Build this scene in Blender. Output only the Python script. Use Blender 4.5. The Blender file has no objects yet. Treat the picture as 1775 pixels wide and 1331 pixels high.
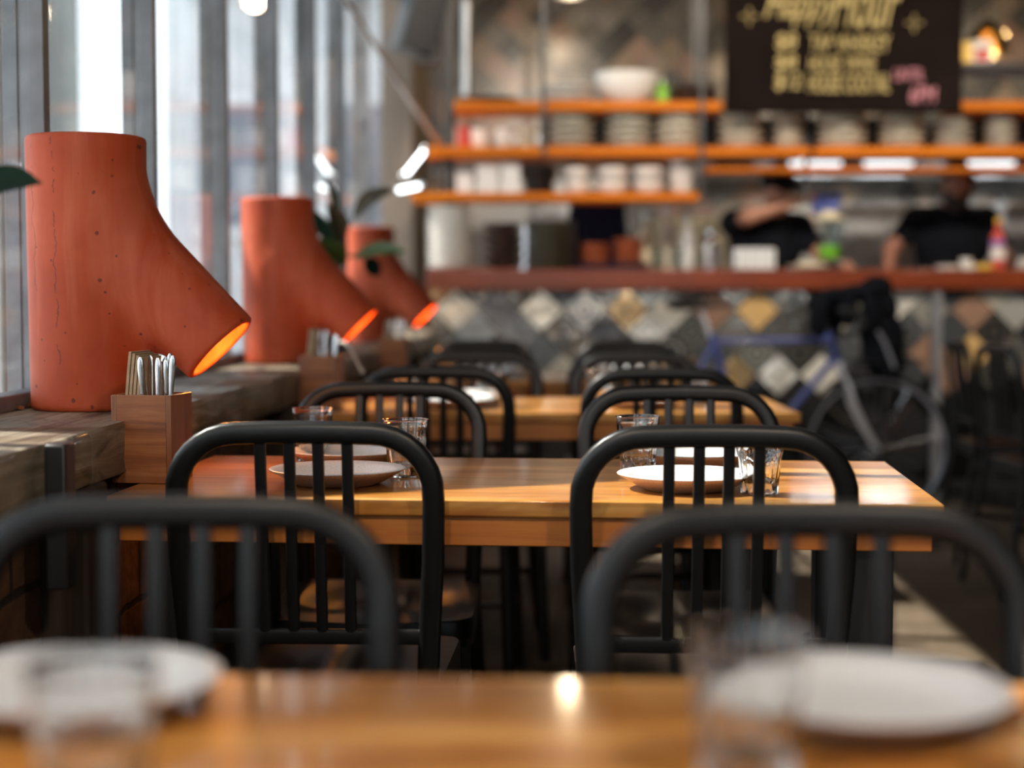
import bpy, math, random
import numpy as np
from mathutils import Vector, Matrix
PI = math.pi
random.seed(7)
S = bpy.context.scene
COL = S.collection
# ------------------------------------------------------------ camera, world, sun, exposure
cam_data = bpy.data.cameras.new('camera')
cam = bpy.data.objects.new('camera', cam_data)
COL.objects.link(cam)
cam.location = (0, 0, 1.055)
cam.rotation_euler = (PI/2 - math.atan(158.5/2800), 0, 0)
cam_data.sensor_width = 36
cam_data.lens = 2800*36/1775
cam_data.clip_start = .05
cam_data.clip_end = 300
cam_data.dof.use_dof = True
cam_data.dof.focus_distance = 2.58
cam_data.dof.aperture_fstop = 1.9
S.camera = cam
S.view_settings.view_transform = 'Standard'
S.view_settings.look = 'None'
S.view_settings.gamma = 1
S.view_settings.use_curve_mapping = False
S.view_settings.exposure = 0.0

SUN_AZ, SUN_EL, SUN_E = 78, 50, 15.0       # azimuth from +Y towards -X
world = bpy.data.worlds.new('sky'); S.world = world
world.use_nodes = True
bg = world.node_tree.nodes['Background']
bg.inputs[0].default_value = (.84, .92, 1.0, 1)
bg.inputs[1].default_value = 3.5
sd = bpy.data.lights.new('sun', 'SUN'); sd.energy = SUN_E; sd.angle = math.radians(.7); sd.color = (1, .93, .82)
so = bpy.data.objects.new('sun', sd); COL.objects.link(so)
_d = Vector((-math.sin(math.radians(SUN_AZ))*math.cos(math.radians(SUN_EL)), math.cos(math.radians(SUN_AZ))*math.cos(math.radians(SUN_EL)), math.sin(math.radians(SUN_EL))))
so.rotation_euler = _d.to_track_quat('Z', 'Y').to_euler()
so.location = (-6, 4, 8)

# ------------------------------------------------------------ materials
def nt(name):
    m = bpy.data.materials.new(name); m.use_nodes = True
    t = m.node_tree; b = t.nodes['Principled BSDF']
    return m, t, b
def N(t, typ, **kw):
    n = t.nodes.new(typ)
    for k, v in kw.items():
        if k.startswith('i_'): n.inputs[int(k[2:])].default_value = v
        else: setattr(n, k, v)
    return n
def coords(t, scale=(1, 1, 1), rot=(0, 0, 0), kind='Object'):
    tc = N(t, 'ShaderNodeTexCoord'); mp = N(t, 'ShaderNodeMapping')
    mp.inputs['Scale'].default_value = scale; mp.inputs['Rotation'].default_value = rot
    t.links.new(tc.outputs[kind], mp.inputs[0]); return mp.outputs[0]
def ramp(t, src, stops):
    r = N(t, 'ShaderNodeValToRGB'); e = r.color_ramp.elements
    while len(e) < len(stops): e.new(.5)
    for q, (p, c) in zip(e, stops):
        q.position = p; q.color = (*c, 1) if len(c) == 3 else c
    t.links.new(src, r.inputs[0]); return r.outputs[0]
def noise(t, vec, scale, detail=4, rough=.6, dist=0):
    n = N(t, 'ShaderNodeTexNoise'); n.inputs['Scale'].default_value = scale
    n.inputs['Detail'].default_value = detail; n.inputs['Roughness'].default_value = rough; n.inputs['Distortion'].default_value = dist
    t.links.new(vec, n.inputs['Vector']); return n.outputs['Fac']
def bump(t, b, h, strength=.3, dist=.01):
    n = N(t, 'ShaderNodeBump'); n.inputs['Strength'].default_value = strength; n.inputs['Distance'].default_value = dist
    t.links.new(h, n.inputs['Height']); t.links.new(n.outputs[0], b.inputs['Normal'])
def mix(t, fac, a, c, mode='MIX'):
    n = N(t, 'ShaderNodeMix'); n.data_type = 'RGBA'; n.blend_type = mode
    for sock, v in ((n.inputs[0], fac), (n.inputs[6], a), (n.inputs[7], c)):
        if hasattr(v, 'links'): t.links.new(v, sock)
        elif isinstance(v, (tuple, list)): sock.default_value = (*v, 1)
        else: sock.default_value = v
    return n.outputs[2]
def mth(t, op, a, b=None, c=None):
    n = N(t, 'ShaderNodeMath', operation=op)
    for i, v in enumerate((a, b, c)):
        if v is None: continue
        if hasattr(v, 'links'): t.links.new(v, n.inputs[i])
        else: n.inputs[i].default_value = v
    return n.outputs[0]
def plain(name, c, rough=.5, metal=0, var=.12, nscale=12, bmp=0, coat=0, emit=0, ecol=None):
    m, t, b = nt(name)
    v = coords(t)
    f = noise(t, v, nscale, 3)
    col = ramp(t, f, [(.3, tuple(x*(1-var) for x in c)), (.7, tuple(min(1, x*(1+var)) for x in c))])
    t.links.new(col, b.inputs['Base Color'])
    b.inputs['Roughness'].default_value = rough; b.inputs['Metallic'].default_value = metal
    b.inputs['Coat Weight'].default_value = coat
    if bmp: bump(t, b, f, bmp, .005)
    if emit:
        b.inputs['Emission Color'].default_value = (*(ecol or c), 1); b.inputs['Emission Strength'].default_value = emit
    return m
M = {}
M['black_paint'] = plain('black_paint', (.0055, .0055, .006), .36, 0, .2, 30, .06)
M['black_paint'].node_tree.nodes['Principled BSDF'].inputs['Specular IOR Level'].default_value = .4
M['black_metal'] = plain('black_metal', (.014, .014, .016), .42, 0, .3, 9, .1)
M['black_wood'] = plain('black_wood', (.012, .012, .013), .5, 0, .3, 20, .2)
M['black_cloth'] = plain('black_cloth', (.006, .007, .010), .95, 0, .3, 30, .3)
M['navy_cloth'] = plain('navy_cloth', (.010, .012, .024), .95, 0, .3, 20, .3)
for k_ in ('black_cloth', 'navy_cloth'): M[k_].node_tree.nodes['Principled BSDF'].inputs['Specular IOR Level'].default_value = .08
M['blue_cloth'] = plain('blue_cloth', (.10, .14, .42), .9, 0, .3, 30, .3)
M['steel'] = plain('steel', (.62, .62, .63), .22, 1, .08, 30)
M['satin_chrome'] = plain('satin_chrome', (.62, .63, .68), .4, .55, .04, 30)
M['chrome'] = plain('chrome', (.8, .8, .82), .1, 1, .04, 30)
M['brushed'] = plain('brushed', (.42, .43, .44), .38, 1, .15, 10)
M['white_ceramic'] = plain('white_ceramic', (.74, .72, .68), .25, 0, .05, 9, 0, .3)
M['cream_ceramic'] = plain('cream_ceramic', (.52, .46, .36), .4, 0, .12, 9)
M['stone_ceramic'] = plain('stone_ceramic', (.62, .57, .46), .45, 0, .2, 20)
M['grey_ceramic'] = plain('grey_ceramic', (.48, .45, .37), .4, 0, .25, 14)
M['olive_ceramic'] = plain('olive_ceramic', (.10, .085, .05), .35, 0, .3, 14)
M['dark_ceramic'] = plain('dark_ceramic', (.035, .018, .013), .35, 0, .3, 14)
M['rust_ceramic'] = plain('rust_ceramic', (.30, .07, .025), .5, 0, .4, 25)
M['white_plastic'] = plain('white_plastic', (.72, .74, .74), .35, 0, .05, 6)
M['cream_plastic'] = plain('cream_plastic', (.62, .55, .38), .5, 0, .1, 6)
M['paper'] = plain('paper', (.68, .66, .62), .8, 0, .08, 12)
M['kraft'] = plain('kraft', (.40, .27, .17), .85, 0, .18, 40, .1)
M['skin'] = plain('skin', (.40, .19, .12), .5, 0, .12, 18)
M['skin_tan'] = plain('skin_tan', (.27, .11, .065), .5, 0, .12, 18)
M['hair'] = plain('hair', (.008, .007, .006), .6, 0, .3, 60, .5)
M['eye_white'] = plain('eye_white', (.7, .68, .65), .2, 0, .03)
M['blue_paint'] = plain('blue_paint', (.055, .075, .26), .3, 0, .1, 10, 0, .4)
M['rubber'] = plain('rubber', (.012, .012, .012), .7, 0, .3, 30, .2)
M['grey_rim'] = plain('grey_rim', (.32, .33, .38), .35, .3, .1, 20)
M['green_liquid'] = plain('green_liquid', (.22, .55, .03), .3, 0, .2, 20)
M['yellow'] = plain('yellow', (.75, .45, .04), .4, 0, .1)
M['red'] = plain('red', (.5, .05, .03), .4, 0, .2)
M['leaf_green'] = plain('leaf_green', (.045, .080, .014), .4, 0, .35, 25, .1)
M['leaf_dark'] = plain('leaf_dark', (.008, .022, .014), .8, 0, .35, 25, .1)
M['leaf_dark'].node_tree.nodes['Principled BSDF'].inputs['Specular IOR Level'].default_value = .08
M['leaf_brown'] = plain('leaf_brown', (.055, .045, .022), .4, 0, .35, 25, .1)
M['stem'] = plain('stem', (.05, .035, .02), .7, 0, .3)
M['soil'] = plain('soil', (.02, .012, .008), .95, 0, .4, 60, .8)
M['pot'] = plain('pot', (.10, .09, .085), .6, 0, .2)
M['brass_bulb'] = plain('brass_bulb', (1, .5, .1), .3, 0, 0, 5, 0, 0, 5, (1, .30, .02))
M['amber_glow'] = plain('amber_glow', (1, .5, .1), .3, 0, 0, 5, 0, 0, 6, (1, .42, .06))
M['strip_tube'] = plain('strip_tube', (1, 1, 1), .3, 0, 0, 5, 0, 0, 1.5, (.86, .95, 1))
M['frame_steel'] = plain('frame_steel', (.17, .175, .19), .45, .2, .35, 8, .2)
M['tube_light'] = plain('tube_light', (1, 1, 1), .3, 0, 0, 5, 0, 0, 6, (.9, .97, 1))
M['chalk_yellow'] = plain('chalk_yellow', (.62, .48, .20), .9, 0, .3, 60)
M['chalk_pink'] = plain('chalk_pink', (.58, .24, .28), .9, 0, .3, 60)
M['board'] = plain('board', (.010, .006, .005), .9, 0, .3, 3)
M['board'].node_tree.nodes['Principled BSDF'].inputs['Specular IOR Level'].default_value = .1
M['ceiling_black'] = plain('ceiling_black', (.035, .033, .032), .9, 0, .2, 2)
M['dark_wall'] = plain('dark_wall', (.030, .027, .026), .8, 0, .3, 2)
M['warm_wall'] = plain('warm_wall', (.16, .13, .10), .8, 0, .2, 2)
M['facade'] = plain('facade', (.66, .67, .69), .8, 0, .25, .7)
M['facade_dark'] = plain('facade_dark', (.16, .175, .17), .7, 0, .3, .9)
M['facade_light'] = plain('facade_light', (.72, .73, .75), .8, 0, .1, .6)
M['facade_glass'] = plain('facade_glass', (.16, .19, .24), .1, 0, .3, .6)
M['purple'] = plain('purple', (.12, .04, .10), .8, 0, .3, 5)
M['pavement'] = plain('pavement', (.36, .36, .35), .85, 0, .15, 3, .1)

def wood(name, c1, c2, c3, axis=0, rough=.3, coat=.3, plank=0, bmp=.15, sc=1.0, dark=None):
    m, t, b = nt(name)
    s = [26*sc, 26*sc, 26*sc]; s[axis] = 1.3*sc
    v = coords(t, tuple(s)); v2 = coords(t, (sc*3,)*3)
    g = noise(t, v, 1.0, 6, .65, .9)
    col = ramp(t, g, [(.28, c1), (.5, c2), (.74, c3)])
    big = noise(t, v2, 1.1, 3, .6, .5)
    col = mix(t, ramp(t, big, [(.35, (0, 0, 0)), (.75, (.55, .55, .55))]), col, c1)
    if dark:
        kn = [3*sc, 3*sc, 3*sc]; kn[axis] = 1.1*sc
        kv = coords(t, tuple(kn)); k = noise(t, kv, 1.7, 3, .6, 1.6)
        col = mix(t, ramp(t, k, [(.52, (0, 0, 0)), (.68, (.85, .85, .85))]), col, dark)
    h = g
    if plank:
        tc = N(t, 'ShaderNodeTexCoord'); sp = N(t, 'ShaderNodeSeparateXYZ'); t.links.new(tc.outputs['Object'], sp.inputs[0])
        o = sp.outputs[1 if axis == 0 else 0]
        q = mth(t, 'DIVIDE', mth(t, 'ADD', o, 50.003), plank)
        fl = mth(t, 'FLOOR', q); fr = mth(t, 'FRACT', q)
        wn = N(t, 'ShaderNodeTexWhiteNoise', noise_dimensions='1D'); t.links.new(fl, wn.inputs[1])
        tone = ramp(t, wn.outputs[0], [(0, (.70, .62, .55)), (1, (1.22, 1.18, 1.1))])
        col = mix(t, 1.0, col, tone, 'MULTIPLY')
        seam = mth(t, 'LESS_THAN', mth(t, 'MINIMUM', fr, mth(t, 'SUBTRACT', 1, fr)), .012)
        col = mix(t, seam, col, tuple(x*.25 for x in c1))
    t.links.new(col, b.inputs['Base Color'])
    b.inputs['Roughness'].default_value = rough; b.inputs['Coat Weight'].default_value = coat; b.inputs['Coat Roughness'].default_value = .09
    bump(t, b, h, bmp, .003)
    return m
M['table_wood'] = wood('table_wood', (.38, .14, .024), (.56, .25, .050), (.78, .47, .17), 0, .28, .6, .098, .08, 1, (.26, .075, .014))
M['table_apron'] = wood('table_apron', (.30, .08, .010), (.50, .16, .024), (.60, .23, .045), 0, .42, .1, 0, .15)
M['shelf_wood'] = wood('shelf_wood', (.46, .105, .004), (.62, .17, .006), (.72, .22, .012), 0, .5, .0)
M['shelf_wood'].node_tree.nodes['Principled BSDF'].inputs['Specular IOR Level'].default_value = .12
M['bar_wood'] = wood('bar_wood', (.10, .015, .003), (.17, .028, .005), (.25, .05, .010), 0, .3, .3)
M['walnut'] = wood('walnut', (.15, .042, .015), (.33, .115, .042), (.48, .20, .075), 0, .42, .15, 0, .12, 2.2)
M['walnut_side'] = wood('walnut_side', (.16, .05, .022), (.26, .095, .04), (.36, .15, .07), 2, .42, .15, 0, .12, 2.2)
M['sill_wood'] = wood('sill_wood', (.09, .065, .04), (.25, .20, .14), (.46, .40, .32), 1, .55, .15, 0, 1.0, 1.6, (.02, .013, .008))
M['post_wood'] = wood('post_wood', (.012, .007, .004), (.03, .017, .01), (.06, .035, .02), 2, .75, 0, 0, .6)
M['outdoor_wood'] = wood('outdoor_wood', (.35, .17, .08), (.5, .27, .13), (.6, .36, .2), 0, .6, 0)

def mat_terracotta():
    m, t, b = nt('terracotta')
    v = coords(t)
    n1 = noise(t, v, 6, 5, .6, .4)
    col = ramp(t, n1, [(.25, (.30, .038, .011)), (.5, (.40, .058, .016)), (.78, (.47, .09, .033))])
    vs = coords(t, (14, 14, 1.6)); n2 = noise(t, vs, 1.0, 4, .6, .5)
    col = mix(t, ramp(t, n2, [(.50, (0, 0, 0)), (.78, (.45, .45, .45))]), col, (.66, .20, .12))
    # pits
    vo = N(t, 'ShaderNodeTexVoronoi'); vo.inputs['Scale'].default_value = 46; t.links.new(v, vo.inputs['Vector'])
    wn = noise(t, v, 30, 2)
    pit = mth(t, 'LESS_THAN', vo.outputs['Distance'], mth(t, 'MULTIPLY', mth(t, 'SUBTRACT', wn, .46), 1.0))
    col = mix(t, mth(t, 'MULTIPLY', pit, .8), col, (.10, .02, .012))
    # long vertical hairline cracks
    ang = N(t, 'ShaderNodeSeparateXYZ'); t.links.new(v, ang.inputs[0])
    theta = mth(t, 'ARCTAN2', ang.outputs[1], ang.outputs[0])
    vw = coords(t, (5, 5, 9)); wig = noise(t, vw, 1.6, 5, .6)
    crack = None
    for a0, lo, hi in ((-1.78, .02, .47), (-2.25, .2, .46), (-2.62, .3, .5)):
        d = mth(t, 'ABSOLUTE', mth(t, 'ADD', mth(t, 'SUBTRACT', theta, a0), mth(t, 'MULTIPLY', mth(t, 'SUBTRACT', wig, .5), .55)))
        c = mth(t, 'LESS_THAN', d, .011)
        c = mth(t, 'MULTIPLY', c, mth(t, 'GREATER_THAN', ang.outputs[2], lo)); c = mth(t, 'MULTIPLY', c, mth(t, 'LESS_THAN', ang.outputs[2], hi))
        crack = c if crack is None else mth(t, 'MAXIMUM', crack, c)
    brk = mth(t, 'GREATER_THAN', noise(t, coords(t, (3, 3, 14)), 1.5, 2), .46)
    crack = mth(t, 'MULTIPLY', crack, brk)
    col = mix(t, mth(t, 'MULTIPLY', crack, .75), col, (.12, .025, .015))
    t.links.new(col, b.inputs['Base Color']); b.inputs['Roughness'].default_value = .6; b.inputs['Specular IOR Level'].default_value = .3
    h = mth(t, 'SUBTRACT', mth(t, 'MULTIPLY', noise(t, v, 40, 5, .7), .35), mth(t, 'ADD', mth(t, 'MULTIPLY', pit, .6), mth(t, 'MULTIPLY', crack, .6)))
    bump(t, b, h, .35, .004)
    return m
M['terracotta'] = mat_terracotta()

def mat_brick():
    m, t, b = nt('brick')
    tc = N(t, 'ShaderNodeTexCoord'); sp = N(t, 'ShaderNodeSeparateXYZ'); cb = N(t, 'ShaderNodeCombineXYZ')
    t.links.new(tc.outputs['Object'], sp.inputs[0]); t.links.new(sp.outputs[1], cb.inputs[0]); t.links.new(sp.outputs[2], cb.inputs[1])
    wob = noise(t, tc.outputs['Object'], 7, 3)
    vm = N(t, 'ShaderNodeVectorMath', operation='ADD'); c2 = N(t, 'ShaderNodeCombineXYZ')
    t.links.new(mth(t, 'MULTIPLY', wob, .03), c2.inputs[1]); t.links.new(mth(t, 'MULTIPLY', wob, .02), c2.inputs[0])
    t.links.new(cb.outputs[0], vm.inputs[0]); t.links.new(c2.outputs[0], vm.inputs[1])
    br = N(t, 'ShaderNodeTexBrick'); t.links.new(vm.outputs[0], br.inputs[0])
    br.inputs['Scale'].default_value = 1; br.inputs['Brick Width'].default_value = .26; br.inputs['Row Height'].default_value = .13
    br.inputs['Mortar Size'].default_value = .007; br.inputs['Mortar Smooth'].default_value = .4
    br.inputs['Color1'].default_value = (.19, .095, .045, 1); br.inputs['Color2'].default_value = (.11, .05, .025, 1); br.inputs['Mortar'].default_value = (.02, .012, .008, 1)
    nz = noise(t, tc.outputs['Object'], 22, 5)
    col = mix(t, 1, br.outputs[0], ramp(t, nz, [(.3, (.45, .42, .4)), (.7, (1.35, 1.3, 1.2))]), 'MULTIPLY')
    t.links.new(col, b.inputs['Base Color']); b.inputs['Roughness'].default_value = .85
    bump(t, b, mth(t, 'ADD', mth(t, 'MULTIPLY', br.outputs[1], -1.0), nz), .7, .01)
    return m
M['brick'] = mat_brick()

def mat_tiles(name, size, palette, rough, axes=(0, 2), tilt=.35, darkrow=None, metal=0):
    m, t, b = nt(name)
    tc = N(t, 'ShaderNodeTexCoord'); sp = N(t, 'ShaderNodeSeparateXYZ'); t.links.new(tc.outputs['Object'], sp.inputs[0])
    a, c = sp.outputs[axes[0]], sp.outputs[axes[1]]
    k = .70711/size
    u = mth(t, 'MULTIPLY', mth(t, 'ADD', a, c), k); w = mth(t, 'MULTIPLY', mth(t, 'SUBTRACT', a, c), k)
    fu, fw = mth(t, 'FLOOR', u), mth(t, 'FLOOR', w)
    cb = N(t, 'ShaderNodeCombineXYZ'); t.links.new(fu, cb.inputs[0]); t.links.new(fw, cb.inputs[1])
    wn = N(t, 'ShaderNodeTexWhiteNoise', noise_dimensions='3D'); t.links.new(cb.outputs[0], wn.inputs[0])
    n = len(palette); r = N(t, 'ShaderNodeValToRGB'); r.color_ramp.interpolation = 'CONSTANT'; e = r.color_ramp.elements
    while len(e) < n: e.new(.5)
    for i, q in enumerate(e): q.position = i/n; q.color = (*palette[i], 1)
    t.links.new(wn.outputs[0], r.inputs[0])
    xu, xw = mth(t, 'SUBTRACT', mth(t, 'FRACT', u), .5), mth(t, 'SUBTRACT', mth(t, 'FRACT', w), .5)
    rad = mth(t, 'SQRT', mth(t, 'ADD', mth(t, 'MULTIPLY', xu, xu), mth(t, 'MULTIPLY', xw, xw)))
    ring = mth(t, 'GREATER_THAN', mth(t, 'SINE', mth(t, 'ADD', mth(t, 'MULTIPLY', rad, 22), mth(t, 'MULTIPLY', wn.outputs[0], 6))), .35)
    wc = N(t, 'ShaderNodeTexWhiteNoise', noise_dimensions='3D'); vm = N(t, 'ShaderNodeVectorMath', operation='ADD'); vm.inputs[1].default_value = (31, 7, 3)
    t.links.new(cb.outputs[0], vm.inputs[0]); t.links.new(vm.outputs[0], wc.inputs[0])
    has = mth(t, 'GREATER_THAN', wc.outputs[0], .45)
    col = mix(t, mth(t, 'MULTIPLY', mth(t, 'MULTIPLY', ring, has), .55), r.outputs[0], palette[-1])
    edge = mth(t, 'GREATER_THAN', mth(t, 'MAXIMUM', mth(t, 'ABSOLUTE', xu), mth(t, 'ABSOLUTE', xw)), .485)
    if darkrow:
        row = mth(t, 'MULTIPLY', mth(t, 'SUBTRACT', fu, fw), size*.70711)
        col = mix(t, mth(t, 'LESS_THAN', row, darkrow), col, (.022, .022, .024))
    col = mix(t, edge, col, (.03, .028, .025))
    t.links.new(col, b.inputs['Base Color'])
    b.inputs['Roughness'].default_value = rough; b.inputs['Coat Weight'].default_value = .5; b.inputs['Coat Roughness'].default_value = rough*.5
    if metal:
        mr = ramp(t, wc.outputs[0], [(.0, (0, 0, 0)), (.35, (.1,)*3), (.65, (metal,)*3)]); t.links.new(mr, b.inputs['Metallic'])
    tl = N(t, 'ShaderNodeSeparateXYZ'); t.links.new(wc.outputs[1], tl.inputs[0])
    h = mth(t, 'ADD', mth(t, 'MULTIPLY', mth(t, 'SUBTRACT', tl.outputs[0], .5), xu), mth(t, 'MULTIPLY', mth(t, 'SUBTRACT', tl.outputs[1], .5), xw))
    h = mth(t, 'ADD', h, mth(t, 'MULTIPLY', noise(t, tc.outputs['Object'], 14, 2), .25))
    bump(t, b, h, tilt, .06)
    return m
M['bar_tiles'] = mat_tiles('bar_tiles', .152, [(.06, .065, .07), (.24, .25, .25), (.62, .60, .54), (.55, .36, .15), (.10, .11, .12), (.28, .17, .12), (.03, .03, .035), (.30, .30, .28), (.13, .15, .15), (.50, .47, .40)], .16, tilt=.45, metal=.75, darkrow=.60)  # palest and golden entries stand in for glints on the tiles
M['wall_tiles'] = mat_tiles('wall_tiles', .152, [(.12, .115, .10), (.30, .25, .19), (.07, .07, .065), (.20, .19, .17), (.36, .28, .20), (.05, .05, .05), (.40, .24, .17), (.25, .24, .22)], .42)

def mat_floor():
    m, t, b = nt('floor_concrete')
    v = coords(t)
    n1 = noise(t, v, 1.7, 6, .65, .3); n2 = noise(t, v, 60, 3, .7)
    col = ramp(t, n1, [(.3, (.05, .033, .020)), (.55, (.11, .080, .052)), (.8, (.20, .155, .11))])
    col = mix(t, 1, col, ramp(t, n2, [(.3, (.6, .6, .6)), (.7, (1.4, 1.4, 1.4))]), 'MULTIPLY')
    t.links.new(col, b.inputs['Base Color']); b.inputs['Roughness'].default_value = .55
    bump(t, b, n2, .3, .004); return m
M['floor'] = mat_floor()

def mat_plate():
    m, t, b = nt('plate_glaze')
    v = coords(t)
    sp = N(t, 'ShaderNodeSeparateXYZ'); t.links.new(v, sp.inputs[0])
    ge = N(t, 'ShaderNodeNewGeometry'); s2 = N(t, 'ShaderNodeSeparateXYZ'); tr = N(t, 'ShaderNodeVectorTransform', vector_type='NORMAL', convert_from='WORLD', convert_to='OBJECT')
    t.links.new(ge.outputs['True Normal'], tr.inputs[0]); t.links.new(tr.outputs[0], s2.inputs[0])
    under = mth(t, 'LESS_THAN', s2.outputs[2], .12)
    n1 = noise(t, v, 420, 2)
    top = ramp(t, n1, [(.36, (.50, .50, .51)), (.5, (.66, .66, .68))])
    bot = ramp(t, n1, [(.36, (.26, .15, .10)), (.5, (.40, .27, .20))])
    t.links.new(mix(t, under, top, bot), b.inputs['Base Color'])
    b.inputs['Roughness'].default_value = .38; return m
M['plate_glaze'] = mat_plate()

def mat_glass(name, col=(1, 1, 1), rough=0.0):
    m = bpy.data.materials.new(name); m.use_nodes = True; t = m.node_tree; t.nodes.clear()
    o = N(t, 'ShaderNodeOutputMaterial'); g = N(t, 'ShaderNodeBsdfGlass'); g.inputs['Color'].default_value = (*col, 1); g.inputs['IOR'].default_value = 1.5; g.inputs['Roughness'].default_value = rough
    t.links.new(g.outputs[0], o.inputs[0]); return m
M['tumbler_glass'] = mat_glass('tumbler_glass', (.97, .98, .98))
def mat_pane(name, tint, dirt=.0):
    m = bpy.data.materials.new(name); m.use_nodes = True; t = m.node_tree; t.nodes.clear()
    o = N(t, 'ShaderNodeOutputMaterial'); tr = N(t, 'ShaderNodeBsdfTransparent'); gl = N(t, 'ShaderNodeBsdfGlossy'); mx = N(t, 'ShaderNodeMixShader'); fr = N(t, 'ShaderNodeFresnel')
    fr.inputs[0].default_value = 1.45; tr.inputs[0].default_value = (*tint, 1); gl.inputs['Roughness'].default_value = .02
    ge = N(t, 'ShaderNodeNewGeometry')
    f = mth(t, 'MULTIPLY', mth(t, 'MULTIPLY', fr.outputs[0], 1.1), mth(t, 'SUBTRACT', 1, ge.outputs['Backfacing']))
    t.links.new(f, mx.inputs[0]); t.links.new(tr.outputs[0], mx.inputs[1]); t.links.new(gl.outputs[0], mx.inputs[2])
    out = mx.outputs[0]
    if dirt:
        v = coords(t); df = N(t, 'ShaderNodeBsdfDiffuse'); df.inputs[0].default_value = (.8, .82, .85, 1)
        n1 = noise(t, coords(t, (1, 9, .7)), 1.2, 5, .65, .4)
        film = ramp(t, n1, [(.4, (.01,)*3), (.8, (dirt,)*3)])
        vo = N(t, 'ShaderNodeTexVoronoi'); vo.inputs['Scale'].default_value = 90; t.links.new(v, vo.inputs['Vector'])
        spk = mth(t, 'MULTIPLY', mth(t, 'LESS_THAN', vo.outputs['Distance'], mth(t, 'MULTIPLY', mth(t, 'SUBTRACT', noise(t, v, 12, 3), .55), .9)), .6)
        m2 = N(t, 'ShaderNodeMixShader'); t.links.new(mth(t, 'MAXIMUM', film, spk), m2.inputs[0])
        t.links.new(out, m2.inputs[1]); t.links.new(df.outputs[0], m2.inputs[2]); out = m2.outputs[0]
    t.links.new(out, o.inputs[0]); return m
M['window_glass'] = mat_pane('window_glass', (.93, .95, .95), .16)
M['amber_glass'] = mat_glass('amber_glass', (1, .82, .5), .2)
M['clear_plastic'] = mat_pane('clear_plastic', (.86, .90, .90), 0)

# ------------------------------------------------------------ geometry helpers
class G:
    def __init__(s): s.v = []; s.f = []
    def add(s, v, f):
        o = len(s.v); s.v += [tuple(p) for p in v]; s.f += [tuple(i+o for i in q) for q in f]; return s
    def box(s, c, d, rz=0, R=None):
        c = Vector(c); hx, hy, hz = d[0]/2, d[1]/2, d[2]/2
        R = R or Matrix.Rotation(rz, 3, 'Z')
        P = [c + R @ Vector((x*hx, y*hy, z*hz)) for x in (-1, 1) for y in (-1, 1) for z in (-1, 1)]
        return s.add(P, [(0, 1, 3, 2), (4, 6, 7, 5), (0, 4, 5, 1), (2, 3, 7, 6), (0, 2, 6, 4), (1, 5, 7, 3)])
    def bar(s, a, b, w, h, up=(0, 0, 1)):
        a, b = Vector(a), Vector(b); z = (b-a).normalized(); x = z.cross(Vector(up))
        if x.length < 1e-4: x = z.cross(Vector((0, 1, 0)))
        x.normalize(); y = x.cross(z)
        R = Matrix((x, y, z)).transposed()
        return s.box((a+b)/2, (w, h, (b-a).length), R=R)
    def tube(s, pts, r, n=12, closed=False, sec=None, fixed=None, cap=True):
        P = [Vector(p) for p in pts]; m = len(P)
        rr = r if isinstance(r, (list, tuple)) else [r]*m
        if sec is None: sec = [(math.cos(2*PI*i/n), math.sin(2*PI*i/n)) for i in range(n)]
        n = len(sec); V = []; prev = None
        for i, p in enumerate(P):
            if closed: t = P[(i+1) % m]-P[i-1]
            else: t = P[min(i+1, m-1)]-P[max(i-1, 0)]
            t.normalize()
            if fixed: x = (Vector(fixed) - t*t.dot(Vector(fixed)))
            elif prev is None: x = t.orthogonal()
            else: x = prev - t*prev.dot(t)
            x.normalize(); prev = x; y = t.cross(x)
            V += [p + x*(a*rr[i]) + y*(b*rr[i]) for a, b in sec]
        F = []
        for i in range(m if closed else m-1):
            j = (i+1) % m
            for k in range(n):
                l = (k+1) % n; F.append((i*n+k, i*n+l, j*n+l, j*n+k))
        if not closed and cap: F += [tuple(reversed(range(n))), tuple(range((m-1)*n, m*n))]
        return s.add(V, F)
    def cyl(s, a, b, r, r2=None, n=16): return s.tube([a, b], [r, r if r2 is None else r2], n)
    def lathe(s, prof, n=28, c=(0, 0, 0), mod=None, M_=None):
        V = []; F = []; m = len(prof)
        for i, (r, z) in enumerate(prof):
            for k in range(n):
                a = 2*PI*k/n; q = r*(mod(a, i, r, z) if mod else 1)
                V.append(Vector((q*math.cos(a), q*math.sin(a), z)))
        for i in range(m-1):
            for k in range(n):
                l = (k+1) % n; F.append((i*n+k, i*n+l, (i+1)*n+l, (i+1)*n+k))
        if prof[0][0] > 1e-6: F.append(tuple(reversed(range(n))))
        if prof[-1][0] > 1e-6: F.append(tuple(range((m-1)*n, m*n)))
        if M_ is not None: V = [M_ @ v for v in V]
        return s.add([v+Vector(c) for v in V], F)
    def ball(s, c, r, n=14):
        pr = [(max(1e-7, math.sin(PI*i/(n//2))), -math.cos(PI*i/(n//2))) for i in range(n//2+1)]
        r = r if isinstance(r, (tuple, list)) else (r, r, r)
        return s.lathe(pr, n, c, M_=Matrix.Diagonal(Vector(r)))
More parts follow.
